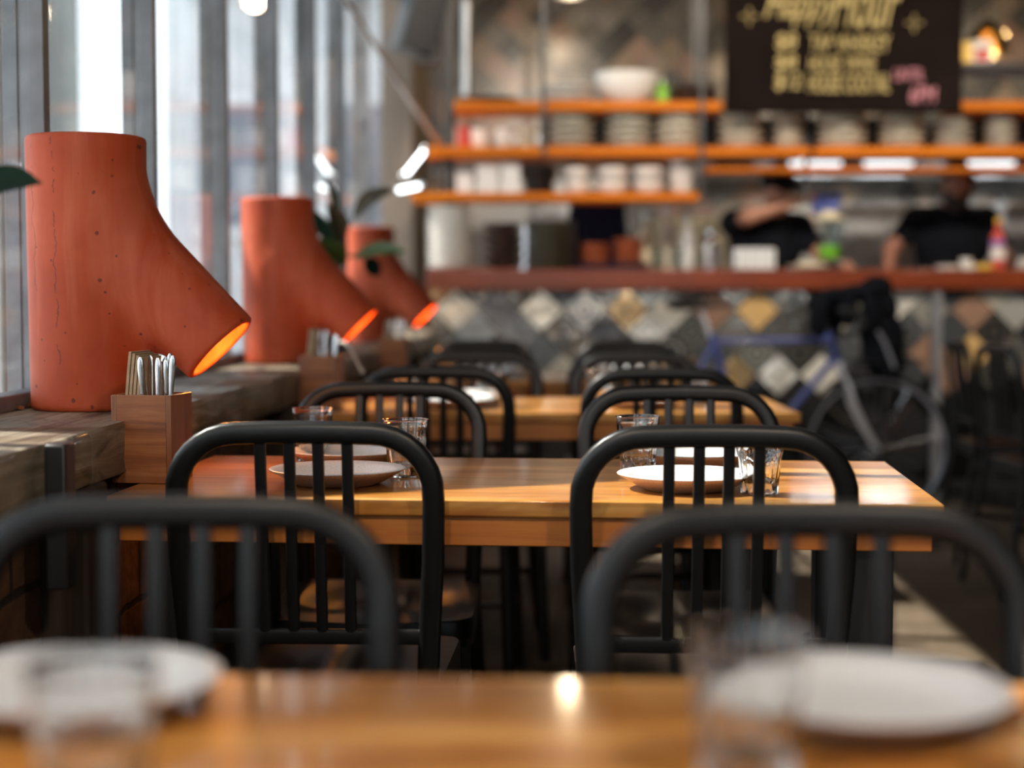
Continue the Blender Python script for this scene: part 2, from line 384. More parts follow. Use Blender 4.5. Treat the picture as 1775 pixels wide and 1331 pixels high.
def obj(name, g, mat, parent=None, smooth=38, bev=0, loc=None, rz=0, subs=0):
    me = bpy.data.meshes.new(name)
    me.from_pydata([tuple(p) for p in g.v], [], g.f); me.validate()
    me.materials.append(M[mat] if isinstance(mat, str) else mat)
    if smooth:
        me.shade_smooth(); me.set_sharp_from_angle(angle=math.radians(smooth))
    o = bpy.data.objects.new(name, me); COL.objects.link(o)
    if parent: o.parent = parent
    if loc: o.location = loc
    o.rotation_euler.z = rz
    if bev:
        b = o.modifiers.new('bevel', 'BEVEL'); b.width = bev; b.segments = 2; b.limit_method = 'ANGLE'; b.angle_limit = math.radians(40)
    if subs:
        b = o.modifiers.new('sub', 'SUBSURF'); b.levels = subs; b.render_levels = subs
    return o
def empty(name, loc=(0, 0, 0), rz=0):
    o = bpy.data.objects.new(name, None); COL.objects.link(o); o.empty_display_size = .05
    o.location = loc; o.rotation_euler.z = rz; return o
def tag(o, label, cat, group=None, kind=None):
    o['label'] = label; o['category'] = cat
    if group: o['group'] = group
    if kind: o['kind'] = kind
    return o
def struct(o): o['kind'] = 'structure'; return o
def copy_tree(o, parent=None):
    c = o.copy(); COL.objects.link(c)
    if parent: c.parent = parent
    for ch in list(o.children): copy_tree(ch, c)
    return c
class Proto:
    """first call hands out the original, later calls copies"""
    def __init__(s, make): s.make = make; s.o = None
    def __call__(s, loc, rz, label, cat, group=None):
        if s.o is None: s.o = s.make(); o = s.o
        else:
            o = copy_tree(s.o)
            for k in ('group',):
                if k in o.keys(): del o[k]
        o.location = loc; o.rotation_euler = (0, 0, rz)
        return tag(o, label, cat, group)
ORD = ['topmost', 'second', 'third', 'fourth', 'fifth', 'sixth', 'seventh', 'eighth', 'ninth', 'tenth', 'eleventh', 'twelfth', 'thirteenth', 'fourteenth', 'fifteenth', 'sixteenth', 'seventeenth', 'eighteenth', 'nineteenth', 'twentieth']
def nth(i): return 'topmost' if i == 0 else ORD[i] + ' from top'

# ------------------------------------------------------------ implicit surfaces (for organic shapes)
class SDF:
    def __init__(s, lo, hi, h):
        s.h = h; s.lo = np.array(lo, float)
        s.n = np.ceil((np.array(hi)-s.lo)/h).astype(int)+1
        s.d = np.full(s.n, 9.0, np.float32)
    def _sub(s, lo, hi):
        a = np.clip(np.floor((np.array(lo)-s.lo)/s.h).astype(int), 0, s.n); b = np.clip(np.ceil((np.array(hi)-s.lo)/s.h).astype(int)+1, 0, s.n)
        sl = tuple(slice(a[i], b[i]) for i in range(3))
        ax = [s.lo[i]+s.h*np.arange(a[i], b[i], dtype=np.float32) for i in range(3)]
        return sl, np.meshgrid(*ax, indexing='ij')
    def _mix(s, sl, v, k, sub=False):
        o = s.d[sl]
        if o.size == 0: return
        if sub: o = -o
        if k > 0:
            hh = np.clip(.5+.5*(o-v)/k, 0, 1); r = o*(1-hh)+v*hh-k*hh*(1-hh)
        else: r = np.minimum(o, v)
        s.d[sl] = -r if sub else r
    def cone(s, a, b, r1, r2=None, k=.02, flat=False, sub=False, squash=None):
        r2 = r1 if r2 is None else r2; a = np.array(a, float); b = np.array(b, float); R = max(r1, r2)+k+3*s.h
        if sub or flat: R += .04
        sl, (X, Y, Z) = s._sub(np.minimum(a, b)-R, np.maximum(a, b)+R)
        d = b-a; L = float(d@d)
        t = ((X-a[0])*d[0]+(Y-a[1])*d[1]+(Z-a[2])*d[2])/L
        tc = np.clip(t, 0, 1)
        tt = t if flat else tc
        px, py, pz = X-a[0]-tt*d[0], Y-a[1]-tt*d[1], Z-a[2]-tt*d[2]
        if squash: px, py, pz = px/squash[0], py/squash[1], pz/squash[2]
        q = np.sqrt(px**2+py**2+pz**2)-(r1+(r2-r1)*tc)
        if flat:
            e = (np.abs(t-.5)-.5)*math.sqrt(L); c = flat
            # rounded flat cap
            qx, qy = q+c, e+c
            q = np.minimum(np.maximum(qx, qy), 0)+np.sqrt(np.maximum(qx, 0)**2+np.maximum(qy, 0)**2)-c
        s._mix(sl, q.astype(np.float32), k, sub)
    def ell(s, c, r, k=.02, sub=False, R=None):
        m = max(r)+k+3*s.h; c = np.array(c, float)
        sl, (X, Y, Z) = s._sub(c-m, c+m)
        x, y, z = X-c[0], Y-c[1], Z-c[2]
        k0 = np.sqrt((x/r[0])**2+(y/r[1])**2+(z/r[2])**2); k1 = np.sqrt((x/r[0]**2)**2+(y/r[1]**2)**2+(z/r[2]**2)**2)+1e-9
        s._mix(sl, (k0*(k0-1)/k1).astype(np.float32), k, sub)
    def mesh(s, name, mat, parent=None, origin=(0, 0, 0)):
        f = s.d; ins = f < 0; n = np.array(f.shape)
        c = ins[:-1, :-1, :-1].astype(np.int8)
        for dx in (0, 1):
            for dy in (0, 1):
                for dz in (0, 1):
                    if dx+dy+dz: c = c + ins[dx:n[0]-1+dx, dy:n[1]-1+dy, dz:n[2]-1+dz]
        act = (c > 0) & (c < 8); I = np.argwhere(act)
        acc = np.zeros((len(I), 3)); cnt = np.zeros(len(I))
        corners = [(x, y, z) for x in (0, 1) for y in (0, 1) for z in (0, 1)]
        for a in corners:
            for ax in range(3):
                if a[ax]: continue
                b = list(a); b[ax] = 1
                va = f[I[:, 0]+a[0], I[:, 1]+a[1], I[:, 2]+a[2]]; vb = f[I[:, 0]+b[0], I[:, 1]+b[1], I[:, 2]+b[2]]
                m = (va < 0) != (vb < 0); t = np.where(m, va/np.where(m, va-vb, 1), 0)
                p = np.array(a, float)[None, :].repeat(len(I), 0); p[:, ax] += t
                acc[m] += p[m]; cnt[m] += 1
        V = s.lo+(I+acc/cnt[:, None])*s.h-np.array(origin)
        ids = np.full(act.shape, -1, int); ids[act] = np.arange(len(I))
        F = []
        for ax in range(3):
            u, w = [(1, 2), (2, 0), (0, 1)][ax]
            sa = [slice(None)]*3; sb = [slice(None)]*3; sa[ax] = slice(0, -1); sb[ax] = slice(1, None)
            A, B = ins[tuple(sa)], ins[tuple(sb)]
            E_ = np.argwhere(A != B); E_ = E_[(E_[:, u] > 0) & (E_[:, w] > 0) & (E_[:, u] < n[u]-1) & (E_[:, w] < n[w]-1)]
            q = []
            for du, dw in ((-1, -1), (0, -1), (0, 0), (-1, 0)):
                e = E_.copy(); e[:, u] += du; e[:, w] += dw; q.append(ids[e[:, 0], e[:, 1], e[:, 2]])
            q = np.stack(q, 1); fl = ~A[E_[:, 0], E_[:, 1], E_[:, 2]]; q[fl] = q[fl][:, ::-1]; F.append(q)
        F = np.concatenate(F); F = F[(F >= 0).all(1)]
        me = bpy.data.meshes.new(name); me.from_pydata(V.tolist(), [], F.tolist()); me.validate(); me.shade_smooth()
        me.materials.append(M[mat])
        o = bpy.data.objects.new(name, me); COL.objects.link(o)
        if parent: o.parent = parent
        return o
# ------------------------------------------------------------ the room
WA = math.atan(.038)                       # the window wall runs at a slight angle to the bar
E_, N_ = Vector((math.sin(WA), math.cos(WA), 0)), Vector((math.cos(WA), -math.sin(WA), 0))
WO = Vector((-.6, 3, 0))
def WP(u, v, z=0): return WO + E_*u + N_*v + Vector((0, 0, z))     # u along the wall, v into the room from the sill's front edge
SILL = .85; GL = -.278; HEAD = 2.75
RX = 4.6
def slab(name, x0, x1, y0, y1, z0, z1, mat):
    return obj(name, G().box(((x0+x1)/2, (y0+y1)/2, (z0+z1)/2), (x1-x0, y1-y0, z1-z0)), mat, smooth=0)
struct(slab('floor', -1.1, RX, -4, 11.2, -.12, 0, 'floor'))
struct(slab('ceiling', -1.1, RX, -4, 11.2, 3.3, 3.42, 'ceiling_black'))
struct(slab('wall_right', RX, RX+.15, -4, 11.2, -.12, 3.42, 'dark_wall'))
struct(slab('wall_back', -.55, RX, 11.0, 11.2, 0, 3.3, 'wall_tiles'))
struct(slab('wall_left_kitchen', -.72, -.55, 8.95, 11.2, 0, 3.3, 'warm_wall'))
# wall behind the camera: piers, a parapet and a head round two openings added for fill light
g = G(); g.box((1.75, -4.07, .75), (5.7, .14, 1.5)); g.box((1.75, -4.07, 2.9), (5.7, .14, .8))
for x, w in ((-.95, .3), (.95, .5), (3.7, 1.8)): g.box((x, -4.07, 2.0), (w, .14, 1.0))
struct(obj('wall_front', g, 'dark_wall', smooth=0))
# brick parapet under the sill
L0, L1 = -7.0, 5.95
o = obj('wall_left', G().box((-.165, 0, .385), (.21, L1-L0, .77)), 'brick', smooth=0, loc=tuple(WP((L0+L1)/2, 0)), rz=-WA); struct(o)
for i, u in enumerate((-.62, 1.12, 2.85, 4.6)):
    g = G(); g.box((0, 0, .385), (.075, .11, .77))
    struct(obj('trim_%d' % (i+2), g, 'post_wood', loc=tuple(WP(u, -.028)), rz=-WA, bev=.006))
# sill of rough timber lengths
g = G(); us = [L0, -4.2, -1.9, -.62, 1.07, 2.55, 4.2, L1]
segs = []
for a, b in zip(us[:-1], us[1:]):
    n = max(4, int((b-a)/.05)); V = []; F = []
    prof = [(-.30, .768), (-.004, .768), (0, .774), (0, .842), (-.005, SILL), (-.30, SILL)]
    for i in range(n+1):
        u = a+.002+(b-a-.004)*i/n
        for j, (v, z) in enumerate(prof):
            w = .006*math.sin(u*9.3+j)*math.sin(u*23+2*j) if j in (1, 2, 3) else 0
            V.append((v+w, u, z+(w*.6 if j < 3 else 0)))
    m = len(prof)
    for i in range(n):
        for j in range(m): k = (j+1) % m; F.append((i*m+j, i*m+k, (i+1)*m+k, (i+1)*m+j))
    F += [tuple(range(m)), tuple(reversed(range(n*m, n*m+m)))]
    g.add(V, [tuple(reversed(f)) for f in F])
struct(obj('trim_1', g, 'sill_wood', loc=tuple(WO), rz=-WA, smooth=50))
# steel bracket strap under the sill
struct(obj('trim_6', G().box((0, 0, 0), (.03, .045, .2)), 'black_metal', loc=tuple(WP(-.80, .012, .75)), rz=-WA, bev=.004))
# window wall: one window per bay
mp = [-7.0+.0]
MU = [-.02+.78*i for i in range(-9, 8)]
for i in range(len(MU)-1):
    a, b = MU[i], MU[i+1]
    w = empty('window_%d' % (i+1), tuple(WP((a+b)/2, GL, SILL)), -WA); struct(w)
    hw = (b-a)/2; H_ = HEAD-SILL
    g = G(); g.box((0, -hw, H_/2), (.05, .034, H_)); g.box((.0, 0, .014), (.046, 2*hw-.034, .028)); g.box((0, 0, H_-.025), (.05, 2*hw-.034, .05))
    g.box((-.036, -hw+.004, H_/2), (.028, .05, H_))
    obj('window_frame', g, 'frame_steel', w, smooth=0, bev=.002)
    obj('gasket', G().box((-.0, -hw+.0205, H_/2), (.02, .007, H_-.05)), 'black_metal', w, smooth=0)
    obj('window_pane', G().box((0, 0, H_/2), (.006, 2*hw-.03, H_-.06)), 'window_glass', w, smooth=0)
g = G(); g.box((0, 0, 3.027), (.2, MU[-1]-MU[0]+.3, .545)); struct(obj('trim_7', g, 'dark_wall', smooth=0, loc=tuple(WP((MU[0]+MU[-1])/2, GL)), rz=-WA))
# end post and diagonal brace in the window corner
g = G(); a = Vector((-.76, 6.2, 2.36)); b = Vector((-.34, 8.2, 1.76)); g.tube([a, b], .013, 10)
g.cyl(a, a+Vector((.0, .05, .03)), .02); struct(obj('trim_8', g, 'brushed'))
struct(obj('trim_9', G().box((1.6, 8.22, 0), (0, 0, 0)) if 0 else G().box((-.315, 8.22, 2.235), (.055, .055, 2.13)), 'black_metal', bev=.003))

# ------------------------------------------------------------ the street outside
struct(slab('ground', -60, -1.06, -12, 60, -.2, -.08, 'pavement'))
def building(loc, sx, sy, h, mat, label, cols, rows, wmat='facade_glass', z0=1.2):
    t = empty('building', loc)
    obj('wall', G().box((0, sy/2, h/2), (sx, sy, h)), mat, t, smooth=0)
    dx = sx/cols; dz = (h-z0)/rows
    for i in range(cols):
        for j in range(rows):
            x = -sx/2+dx*(i+.5); z = z0+dz*(j+.5)
            f = obj('window', G().box((x, -.03, z), (dx*.62, .1, dz*.6)), 'facade_light', t, smooth=0)
            obj('pane', G().box((x, -.06, z), (dx*.5, .08, dz*.5)), wmat, f, smooth=0)
    return tag(t, label, 'building')
building((-6.2, 13, -.08), 2.9, 5, 9, 'facade_dark', 'dark narrow building front seen left of the bright gap of sky', 2, 3)
building((-.6, 15, -.08), 5.2, 4, 10, 'facade', 'grey building seen through the panes behind the orange lamps', 4, 4)
# post added outdoors to shade the second table, and high table
def outdoor_column():
    t = empty('shading_post', (-1.3, 3.98, -.08))
    obj('post', G().box((0, 0, 1.9), (.13, .13, 3.8)), 'facade', t, bev=.006)
    obj('base_plate', G().box((0, 0, .01), (.24, .24, .02)), 'black_metal', t, bev=.003)
    return tag(t, 'square grey post added outside the glass to shade the second table', 'post')
outdoor_column()
def hightable(loc):
    t = empty('outdoor_bar_table', loc)
    obj('tabletop', G().box((0, 0, 1.10), (.7, 1.1, .05)), 'outdoor_wood', t, bev=.006)
    for x in (-.28, .28):
        for y in (-.48, .48): obj('leg', G().box((x, y, .54), (.04, .04, 1.08)), 'black_metal', t)
    obj('footrest', G().box((0, 0, .3), (.56, .03, .03)), 'black_metal', t)
    return tag(t, 'tall outdoor table with pale wooden top seen through the left pane', 'table')
hightable((-2.5, 7.9, -.08))

def parasol(loc, r, label, dz=0):  # parasols added only to keep sun off tables and floor
    t = empty('added_parasol', loc)
    obj('pole', G().cyl((0, 0, 0), (0, 0, 2.95+dz), .022), 'frame_steel', t); obj('base', G().box((0, 0, .04), (.5, .5, .08)), 'black_metal', t, bev=.01)
    pr = [(r, 2.62+dz), (r*.5, 2.84+dz), (.02, 3.0+dz), (.0001, 3.0+dz)]
    o = obj('canopy', G().lathe(pr, 8), 'facade_dark', t, smooth=0); md = o.modifiers.new('s', 'SOLIDIFY'); md.thickness = .006
    for k in range(8):
        a = PI/4*k; obj('rib', G().bar((0, 0, 2.96+dz), (r*.98*math.cos(a), r*.98*math.sin(a), 2.60+dz), .012, .012), 'frame_steel', t, smooth=0)
    return tag(t, label, 'parasol')
parasol((-2.0, 3.62, -.08), 1.0, 'grey parasol added outside the glass to shade the second table')
parasol((-1.86, 5.9, -.08), 1.06, 'grey parasol added far along the glass to shade the right-hand floor', -.1)
parasol((-2.57, 1.0, -.08), 1.6, 'grey parasol added outside the glass to shade the foreground table', .1)
# ------------------------------------------------------------ terracotta lamps
def make_lamp():
    t = empty('terracotta_lamp')
    H_ = .478; R0, R1 = .1, .104
    zc = .345; ux, uz = .7071, -.7071
    L = .338
    s = SDF((-.125, -.125, -.012), (.37, .125, .50), .0042)
    s.cone((0, 0, 0), (0, 0, H_), R0, R1, 0, flat=.008)
    a = np.array((.03, 0, zc-.03)); b = np.array((ux*L, 0, zc+uz*L))
    s.cone(a, b, .084, .0755, .062, flat=.006)
    # bores: down the pipe from the top, and up the branch from its mouth
    s.cone((0, 0, .12), (0, 0, H_+.1), .078, .078, .0, sub=True)
    s.cone((.06, 0, zc-.06), tuple(b+np.array((ux, 0, uz))*.12), .063, .0605, .004, sub=True)
    body = s.mesh('pipe_body', 'terracotta', t)
    g = G(); mid = Vector((ux*(L-.085), 0, zc+uz*(L-.085)))
    Rm = Vector((0, 0, 1)).rotation_difference(Vector((ux, 0, uz))).to_matrix()
    g.lathe([(.012, -.03), (.013, -.01), (.022, .008), (.03, .03), (.03, .045), (.02, .062), (.0001, .068)], 20, mid, M_=Rm.to_4x4())
    bulb = obj('bulb', g, 'brass_bulb', t)
    g = G(); g.lathe([(.02, -.09), (.02, -.03), (.016, -.028)], 16, mid, M_=Rm.to_4x4()); obj('socket', g, 'black_metal', t)
    ld = bpy.data.lights.new('bulb_light', 'POINT'); ld.energy = 2.6; ld.color = (1, .38, .06); ld.shadow_soft_size = .03
    lo = bpy.data.objects.new('bulb_light', ld); COL.objects.link(lo); lo.parent = t; lo.location = mid+Vector((ux, 0, uz))*.072
    return t
lamp = Proto(make_lamp)
lamp((-.748, 2.855, SILL), math.radians(-5), 'nearest and largest orange terracotta pipe lamp, cracked, behind the cutlery box', 'lamp', 'terracotta pipe lamps on the window sill')
lamp((-.680, 4.70, SILL), math.radians(-3), 'middle orange terracotta pipe lamp, left of the rubber plant', 'lamp', 'terracotta pipe lamps on the window sill')
lamp((-.596, 6.76, SILL), math.radians(-9), 'farthest small orange terracotta pipe lamp, behind the rubber plant leaves', 'lamp', 'terracotta pipe lamps on the window sill')

# ------------------------------------------------------------ chairs
def rrsec(n=16, e=.62, ax=1, ay=1):
    o = []
    for i in range(n):
        a = 2*PI*(i+.5)/n; c, s_ = math.cos(a), math.sin(a)
        o.append((ax*math.copysign(abs(c)**e, c), ay*math.copysign(abs(s_)**e, s_)))
    return o
def make_chair():
    t = empty('metal_chair')
    P = [(.193, -.285, 0), (.186, -.25, .2), (.177, -.215, .40), (.176, -.208, .47), (.180, -.213, .56), (.186, -.225, .66), (.188, -.237, .75)]
    cz, cx, r = .762, .098, .090
    for i in range(1, 9):
        a = PI/2*i/8
        P.append((cx+r*math.cos(a), -.239-.011*math.sin(a), cz+r*math.sin(a)*1.0))
    P += [(.05, -.2505, .8535), (0, -.2505, .854)]
    P = [(x, y, z) for x, y, z in P]
    full = P + [(-x, y, z) for x, y, z in reversed(P[:-1])]
    # smooth the path
    g = G(); sec = rrsec(16, .72, .0165, .0115)
    # fixed axis = direction in the plane of the hoop
    V = []; F = []; Q = [Vector(p) for p in full]; m = len(Q); n = len(sec)
    for i, p in enumerate(Q):
        tg = (Q[min(i+1, m-1)]-Q[max(i-1, 0)]).normalized(); y = Vector((0, 1, 0)); y = (y-tg*tg.dot(y)).normalized(); x = tg.cross(y)
        V += [p+x*a+y*b for a, b in sec]
    for i in range(m-1):
        for k in range(n): l = (k+1) % n; F.append((i*n+k, i*n+l, (i+1)*n+l, (i+1)*n+k))
    F += [tuple(reversed(range(n))), tuple(range((m-1)*n, m*n))]
    g.add(V, [tuple(reversed(f)) for f in F])
    obj('back_frame', g, 'black_paint', t, smooth=50)
    for x in (-.0635, -.021, .021, .0635):
        obj('back_slat', G().tube([(x, -.2125, .553), (x, -.225, .66), (x, -.247, .842)], 1, sec=rrsec(12, .5, .0085, .0055), fixed=(1, 0, 0)), 'black_paint', t)
    obj('back_rail', G().tube([(-.176, -.2125, .548), (.176, -.2125, .548)], 1, sec=rrsec(12, .5, .0115, .006), fixed=(0, 0, 1)), 'black_paint', t)
    # scooped seat with a folded skirt
    n = 22; V = []; F = []
    def outline(u, v):   # square -> rounded seat outline
        x = u*(.198-.010*(1-v)*.5); y = .0 + v*.205
        k = max(0, abs(u)-.78)/.22; q = max(0, abs(v)-.78)/.22
        if k > 0 and q > 0:
            rr = math.hypot(k, q)
            if rr > 1e-6:
                f = max(k, q)/rr; x = math.copysign(abs(x)-(1-f)*k*.045, x); y = math.copysign(abs(y)-(1-f)*q*.045, y)
        return x, y
    def hz(u, v):
        w = (1-u**4)*(1-v**4)
        sc = math.exp(-((abs(u)-.42)**2/.12+(v+.22)**2/.30))*.026
        rg = math.exp(-(u**2/.02+(v-.55)**2/.25))*.006
        return .462+w*(rg-sc)-.006*max(0, v)**3*(1-abs(u))*1.4
    for i in range(n+1):
        for j in range(n+1):
            u, v = -1+2*i/n, -1+2*j/n; x, y = outline(u, v); V.append((x, y-.0, hz(u, v)))
    for i in range(n):
        for j in range(n): a = i*(n+1)+j; F.append((a, a+n+1, a+n+2, a+1))
    ring = [i*(n+1) for i in range(n+1)]+[n*(n+1)+j for j in range(1, n+1)]+[i*(n+1)+n for i in range(n-1, -1, -1)]+[j for j in range(n-1, 0, -1)]
    b0 = len(V)
    for dz, sc in ((-.006, 1.012), (-.05, 1.016), (-.052, 1.0)):
        for k in ring: x, y, z = V[k]; V.append((x*sc, y*sc, .462+dz if dz < -.01 else z+dz))
    m = len(ring); prev = ring
    for q in range(3):
        cur = [b0+q*m+k for k in range(m)]
        for k in range(m): l = (k+1) % m; F.append((prev[l], prev[k], cur[k], cur[l]))
        prev = cur
    F.append(tuple(prev))
    obj('seat', G().add(V, F), 'black_paint', t, smooth=50)
    for s_ in (-1, 1):
        obj('leg', G().tube([(s_*.176, .182, .425), (s_*.182, .196, .22), (s_*.192, .205, 0)], [1, .92, .8], sec=rrsec(12, .6, .019, .013), fixed=(1, 0, 0)), 'black_paint', t)
        obj('side_stretcher', G().tube([(s_*.184, -.232, .24), (s_*.184, .192, .20)], 1, sec=rrsec(10, .6, .010, .006), fixed=(0, 0, 1)), 'black_paint', t)
    obj('stretcher', G().tube([(-.184, -.02, .222), (.184, -.02, .222)], 1, sec=rrsec(10, .6, .010, .006), fixed=(0, 0, 1)), 'black_paint', t)
    return t
chair = Proto(make_chair)
def back_at(x, y, face, label, yaw=0, grp='black metal slatted chairs at the tables'):
    """place a chair by the middle of its back's top bar; face=+1 looks to the bar, -1 to the camera"""
    rz = (0 if face > 0 else PI)+math.radians(yaw)
    off = Matrix.Rotation(rz, 3, 'Z') @ Vector((0, -.25, 0))
    return chair((x-off.x, y-off.y, 0), rz, label, 'chair', grp)
back_at(.264, 1.425, -1, 'large blurred black slatted chair nearest the camera, right side, facing camera', -1)
back_at(-.305, 1.475, -1, 'large blurred black slatted chair nearest the camera, cut by left frame edge', 1)
back_at(.285, 2.262, 1, 'sharp black slatted chair in front of the second table, right side', -2)
back_at(-.302, 2.325, 1, 'sharp black slatted chair in front of the second table, beside the walnut box', -2)
back_at(.335, 3.235, -1, 'black slatted chair on the far side of the second table, right side', -1)
back_at(-.255, 3.36, -1, 'black slatted chair on the far side of the second table, near the sill', -2)
back_at(.372, 3.99, 1, 'black slatted chair on the near side of the third table, right side', 1)
back_at(-.195, 4.06, 1, 'black slatted chair on the near side of the third table, left side', -3)
back_at(.386, 4.95, -1, 'black slatted chair on the far side of the third table, right side', 0)
back_at(-.105, 5.03, -1, 'black slatted chair on the far side of the third table, left side', 1)
back_at(.390, 5.40, 1, 'black slatted chair on the near side of the fourth table, right side', 0)
back_at(-.11, 5.42, 1, 'black slatted chair on the near side of the fourth table, left side', 0)
back_at(.452, 6.36, -1, 'black slatted chair on the far side of the farthest table, right side', 0)
back_at(-.115, 6.40, -1, 'black slatted chair on the far side of the farthest table, left side', 0)
chair((1.955, 5.72, 0), -PI/2+.1, 'dark slatted chair seen side on at the right frame edge, nearer one', 'chair', 'black chairs at the right edge')
chair((2.02, 6.42, 0), -PI/2-.05, 'dark slatted chair at the right frame edge, behind the nearer one', 'chair', 'black chairs at the right edge')

# ------------------------------------------------------------ tables
def make_table():
    t = empty('dining_table')
    obj('tabletop', G().box((0, 0, .737), (1.24, .60, .026)), 'table_wood', t, bev=.003)
    g = G(); g.box((0, -.276, .7015), (1.21, .022, .045)); g.box((0, .276, .7015), (1.21, .022, .045)); g.box((-.594, 0, .7015), (.022, .53, .045)); g.box((.594, 0, .7015), (.022, .53, .045))
    obj('apron', g, 'table_apron', t, bev=.002)
    for x in (-.52, .52):
        for y in (-.225, .225): obj('leg', G().box((x, y, .3395), (.07, .075, .679)), 'black_wood', t, bev=.004)
    for x in (-.52, .52): obj('end_rail', G().box((x, 0, .10), (.05, .375, .06)), 'black_wood', t, bev=.003)
    return t
table = Proto(make_table)
TB = [((.03, .965), -3), ((.032, 2.665), -5), ((.115, 4.40), 0), ((.15, 5.87), 0)]
for ((x, y), a), lb in zip(TB, ('blurred wooden dining table in the foreground, nearest the camera', 'wooden dining table in focus, second from the camera, beside the walnut cutlery box',
        'wooden dining table, third from the camera, between two rows of chairs', 'wooden dining table farthest from the camera, nearest the bar')):
    table((x, y, 0), math.radians(a), lb, 'table', 'wooden dining tables')
t = table((2.55, 5.95, 0), PI/2, 'dark shaded dining table beyond the right frame edge beside two chairs', 'table')

# ------------------------------------------------------------ plates and tumblers
TZ = .7505
def make_plate():
    r = .108
    pr = [(.0001, .004), (.055, .004), (.066, .0), (.069, .0015), (.078, .006), (.096, .0165), (r, .0225), (r+.0008, .0245), (r-.001, .0258), (.092, .0205), (.076, .0125), (.062, .0095), (.0001, .009)]
    return obj('dinner_plate', G().lathe(pr, 48), 'plate_glaze', smooth=60)
plate = Proto(make_plate)
def make_tumbler():
    nf = 10
    def mod(a, i, r, z):
        k = min(1, max(0, (z-.004)/.006))*min(1, max(0, (.064-z)/.010))
        f = abs(((a*nf/(2*PI)) % 1)-.5)*2      # 0 mid facet, 1 edge
        return 1-.055*k*(1-f*f)
    out = [(.0001, .0035), (.022, .003), (.026, .0), (.0285, .001), (.0295, .006), (.0305, .02), (.032, .04), (.0335, .055), (.0345, .062), (.0352, .066), (.0358, .078), (.0372, .0935)]
    inn = [(.0380, .0955), (.0362, .0958), (.0343, .078), (.0328, .062), (.0300, .045), (.0275, .026), (.024, .0185), (.0001, .0165)]
    g = G(); n = 80; V = []; F = []
    prof = out+inn; m = len(prof)
    return obj('tumbler', g.lathe(prof, n, mod=lambda a, i, r, z: mod(a, i, r, z) if i < len(out) else 1), 'tumbler_glass', smooth=25)
tumbler = Proto(make_tumbler)
PG = 'speckled plates laid on the tables'; TG = 'faceted glass tumblers on the tables'
tb = ['foreground table', 'second table', 'third table', 'farthest table']
for x, y, lb in [(.247, 1.14, 'blurred white plate at right of the foreground table'), (-.322, 1.168, 'blurred white plate behind the glass at left of the foreground table'),
        (-.279, 2.57, 'sharp white plate behind slats of left chair, near side of second table'), (-.29, 2.87, 'white plate on the far side of the second table, left half'),
        (.272, 2.50, 'sharp white plate behind slats of right chair, near side of second table'), (.325, 2.84, 'white plate on the far side of the second table, right half'),
        (-.15, 4.28, 'small blurred plate on the third table, near side, left'), (-.13, 4.55, 'small blurred plate on the third table, far side, left'),
        (.35, 4.27, 'small blurred plate on the third table, near side, right'), (.36, 4.55, 'small blurred plate on the third table, far side, right'),
        (-.10, 5.76, 'small blurred plate on the farthest table, near side, left'), (.38, 5.75, 'small blurred plate on the farthest table, near side, right'),
        (-.08, 6.02, 'small blurred plate on the farthest table, far side, left'), (.40, 6.02, 'small blurred plate on the farthest table, far side, right')]:
    plate((x, y, TZ), random.uniform(0, 6), lb, 'plate', PG)
for x, y, lb in [(.146, .985, 'large blurred tumbler in right foreground, left of the blurred plate'), (-.238, .905, 'large blurred tumbler at bottom left corner of the photo'),
        (.350, .955, 'blurred tumbler cut off by the bottom right frame edge'),
        (-.176, 2.665, 'faceted tumbler right of left sharp plate on the second table'), (-.362, 2.925, 'faceted tumbler on second table behind the left chair slats, near sill'),
        (.214, 2.74, 'faceted tumbler left of right sharp plate on the second table'), (.374, 2.43, 'faceted tumbler right of the right sharp plate on second table'),
        (-.062, 4.27, 'bright glinting tumbler on the third table, seen through left chair'), (-.30, 4.5, 'blurred tumbler on the third table near the sill'),
        (.235, 4.36, 'blurred tumbler on the third table, behind right chairs, left one'), (.50, 4.36, 'blurred tumbler on the third table, right end'),
        (.015, 5.72, 'glinting tumbler on the farthest table, seen above left chairs'), (-.24, 5.95, 'blurred tumbler on the farthest table near the sill'),
        (.27, 5.86, 'blurred tumbler on the farthest table, right half, left one'), (.52, 5.80, 'blurred tumbler on the farthest table, right end')]:
    tumbler((x, y, TZ), random.uniform(0, 6), lb, 'glass', TG)

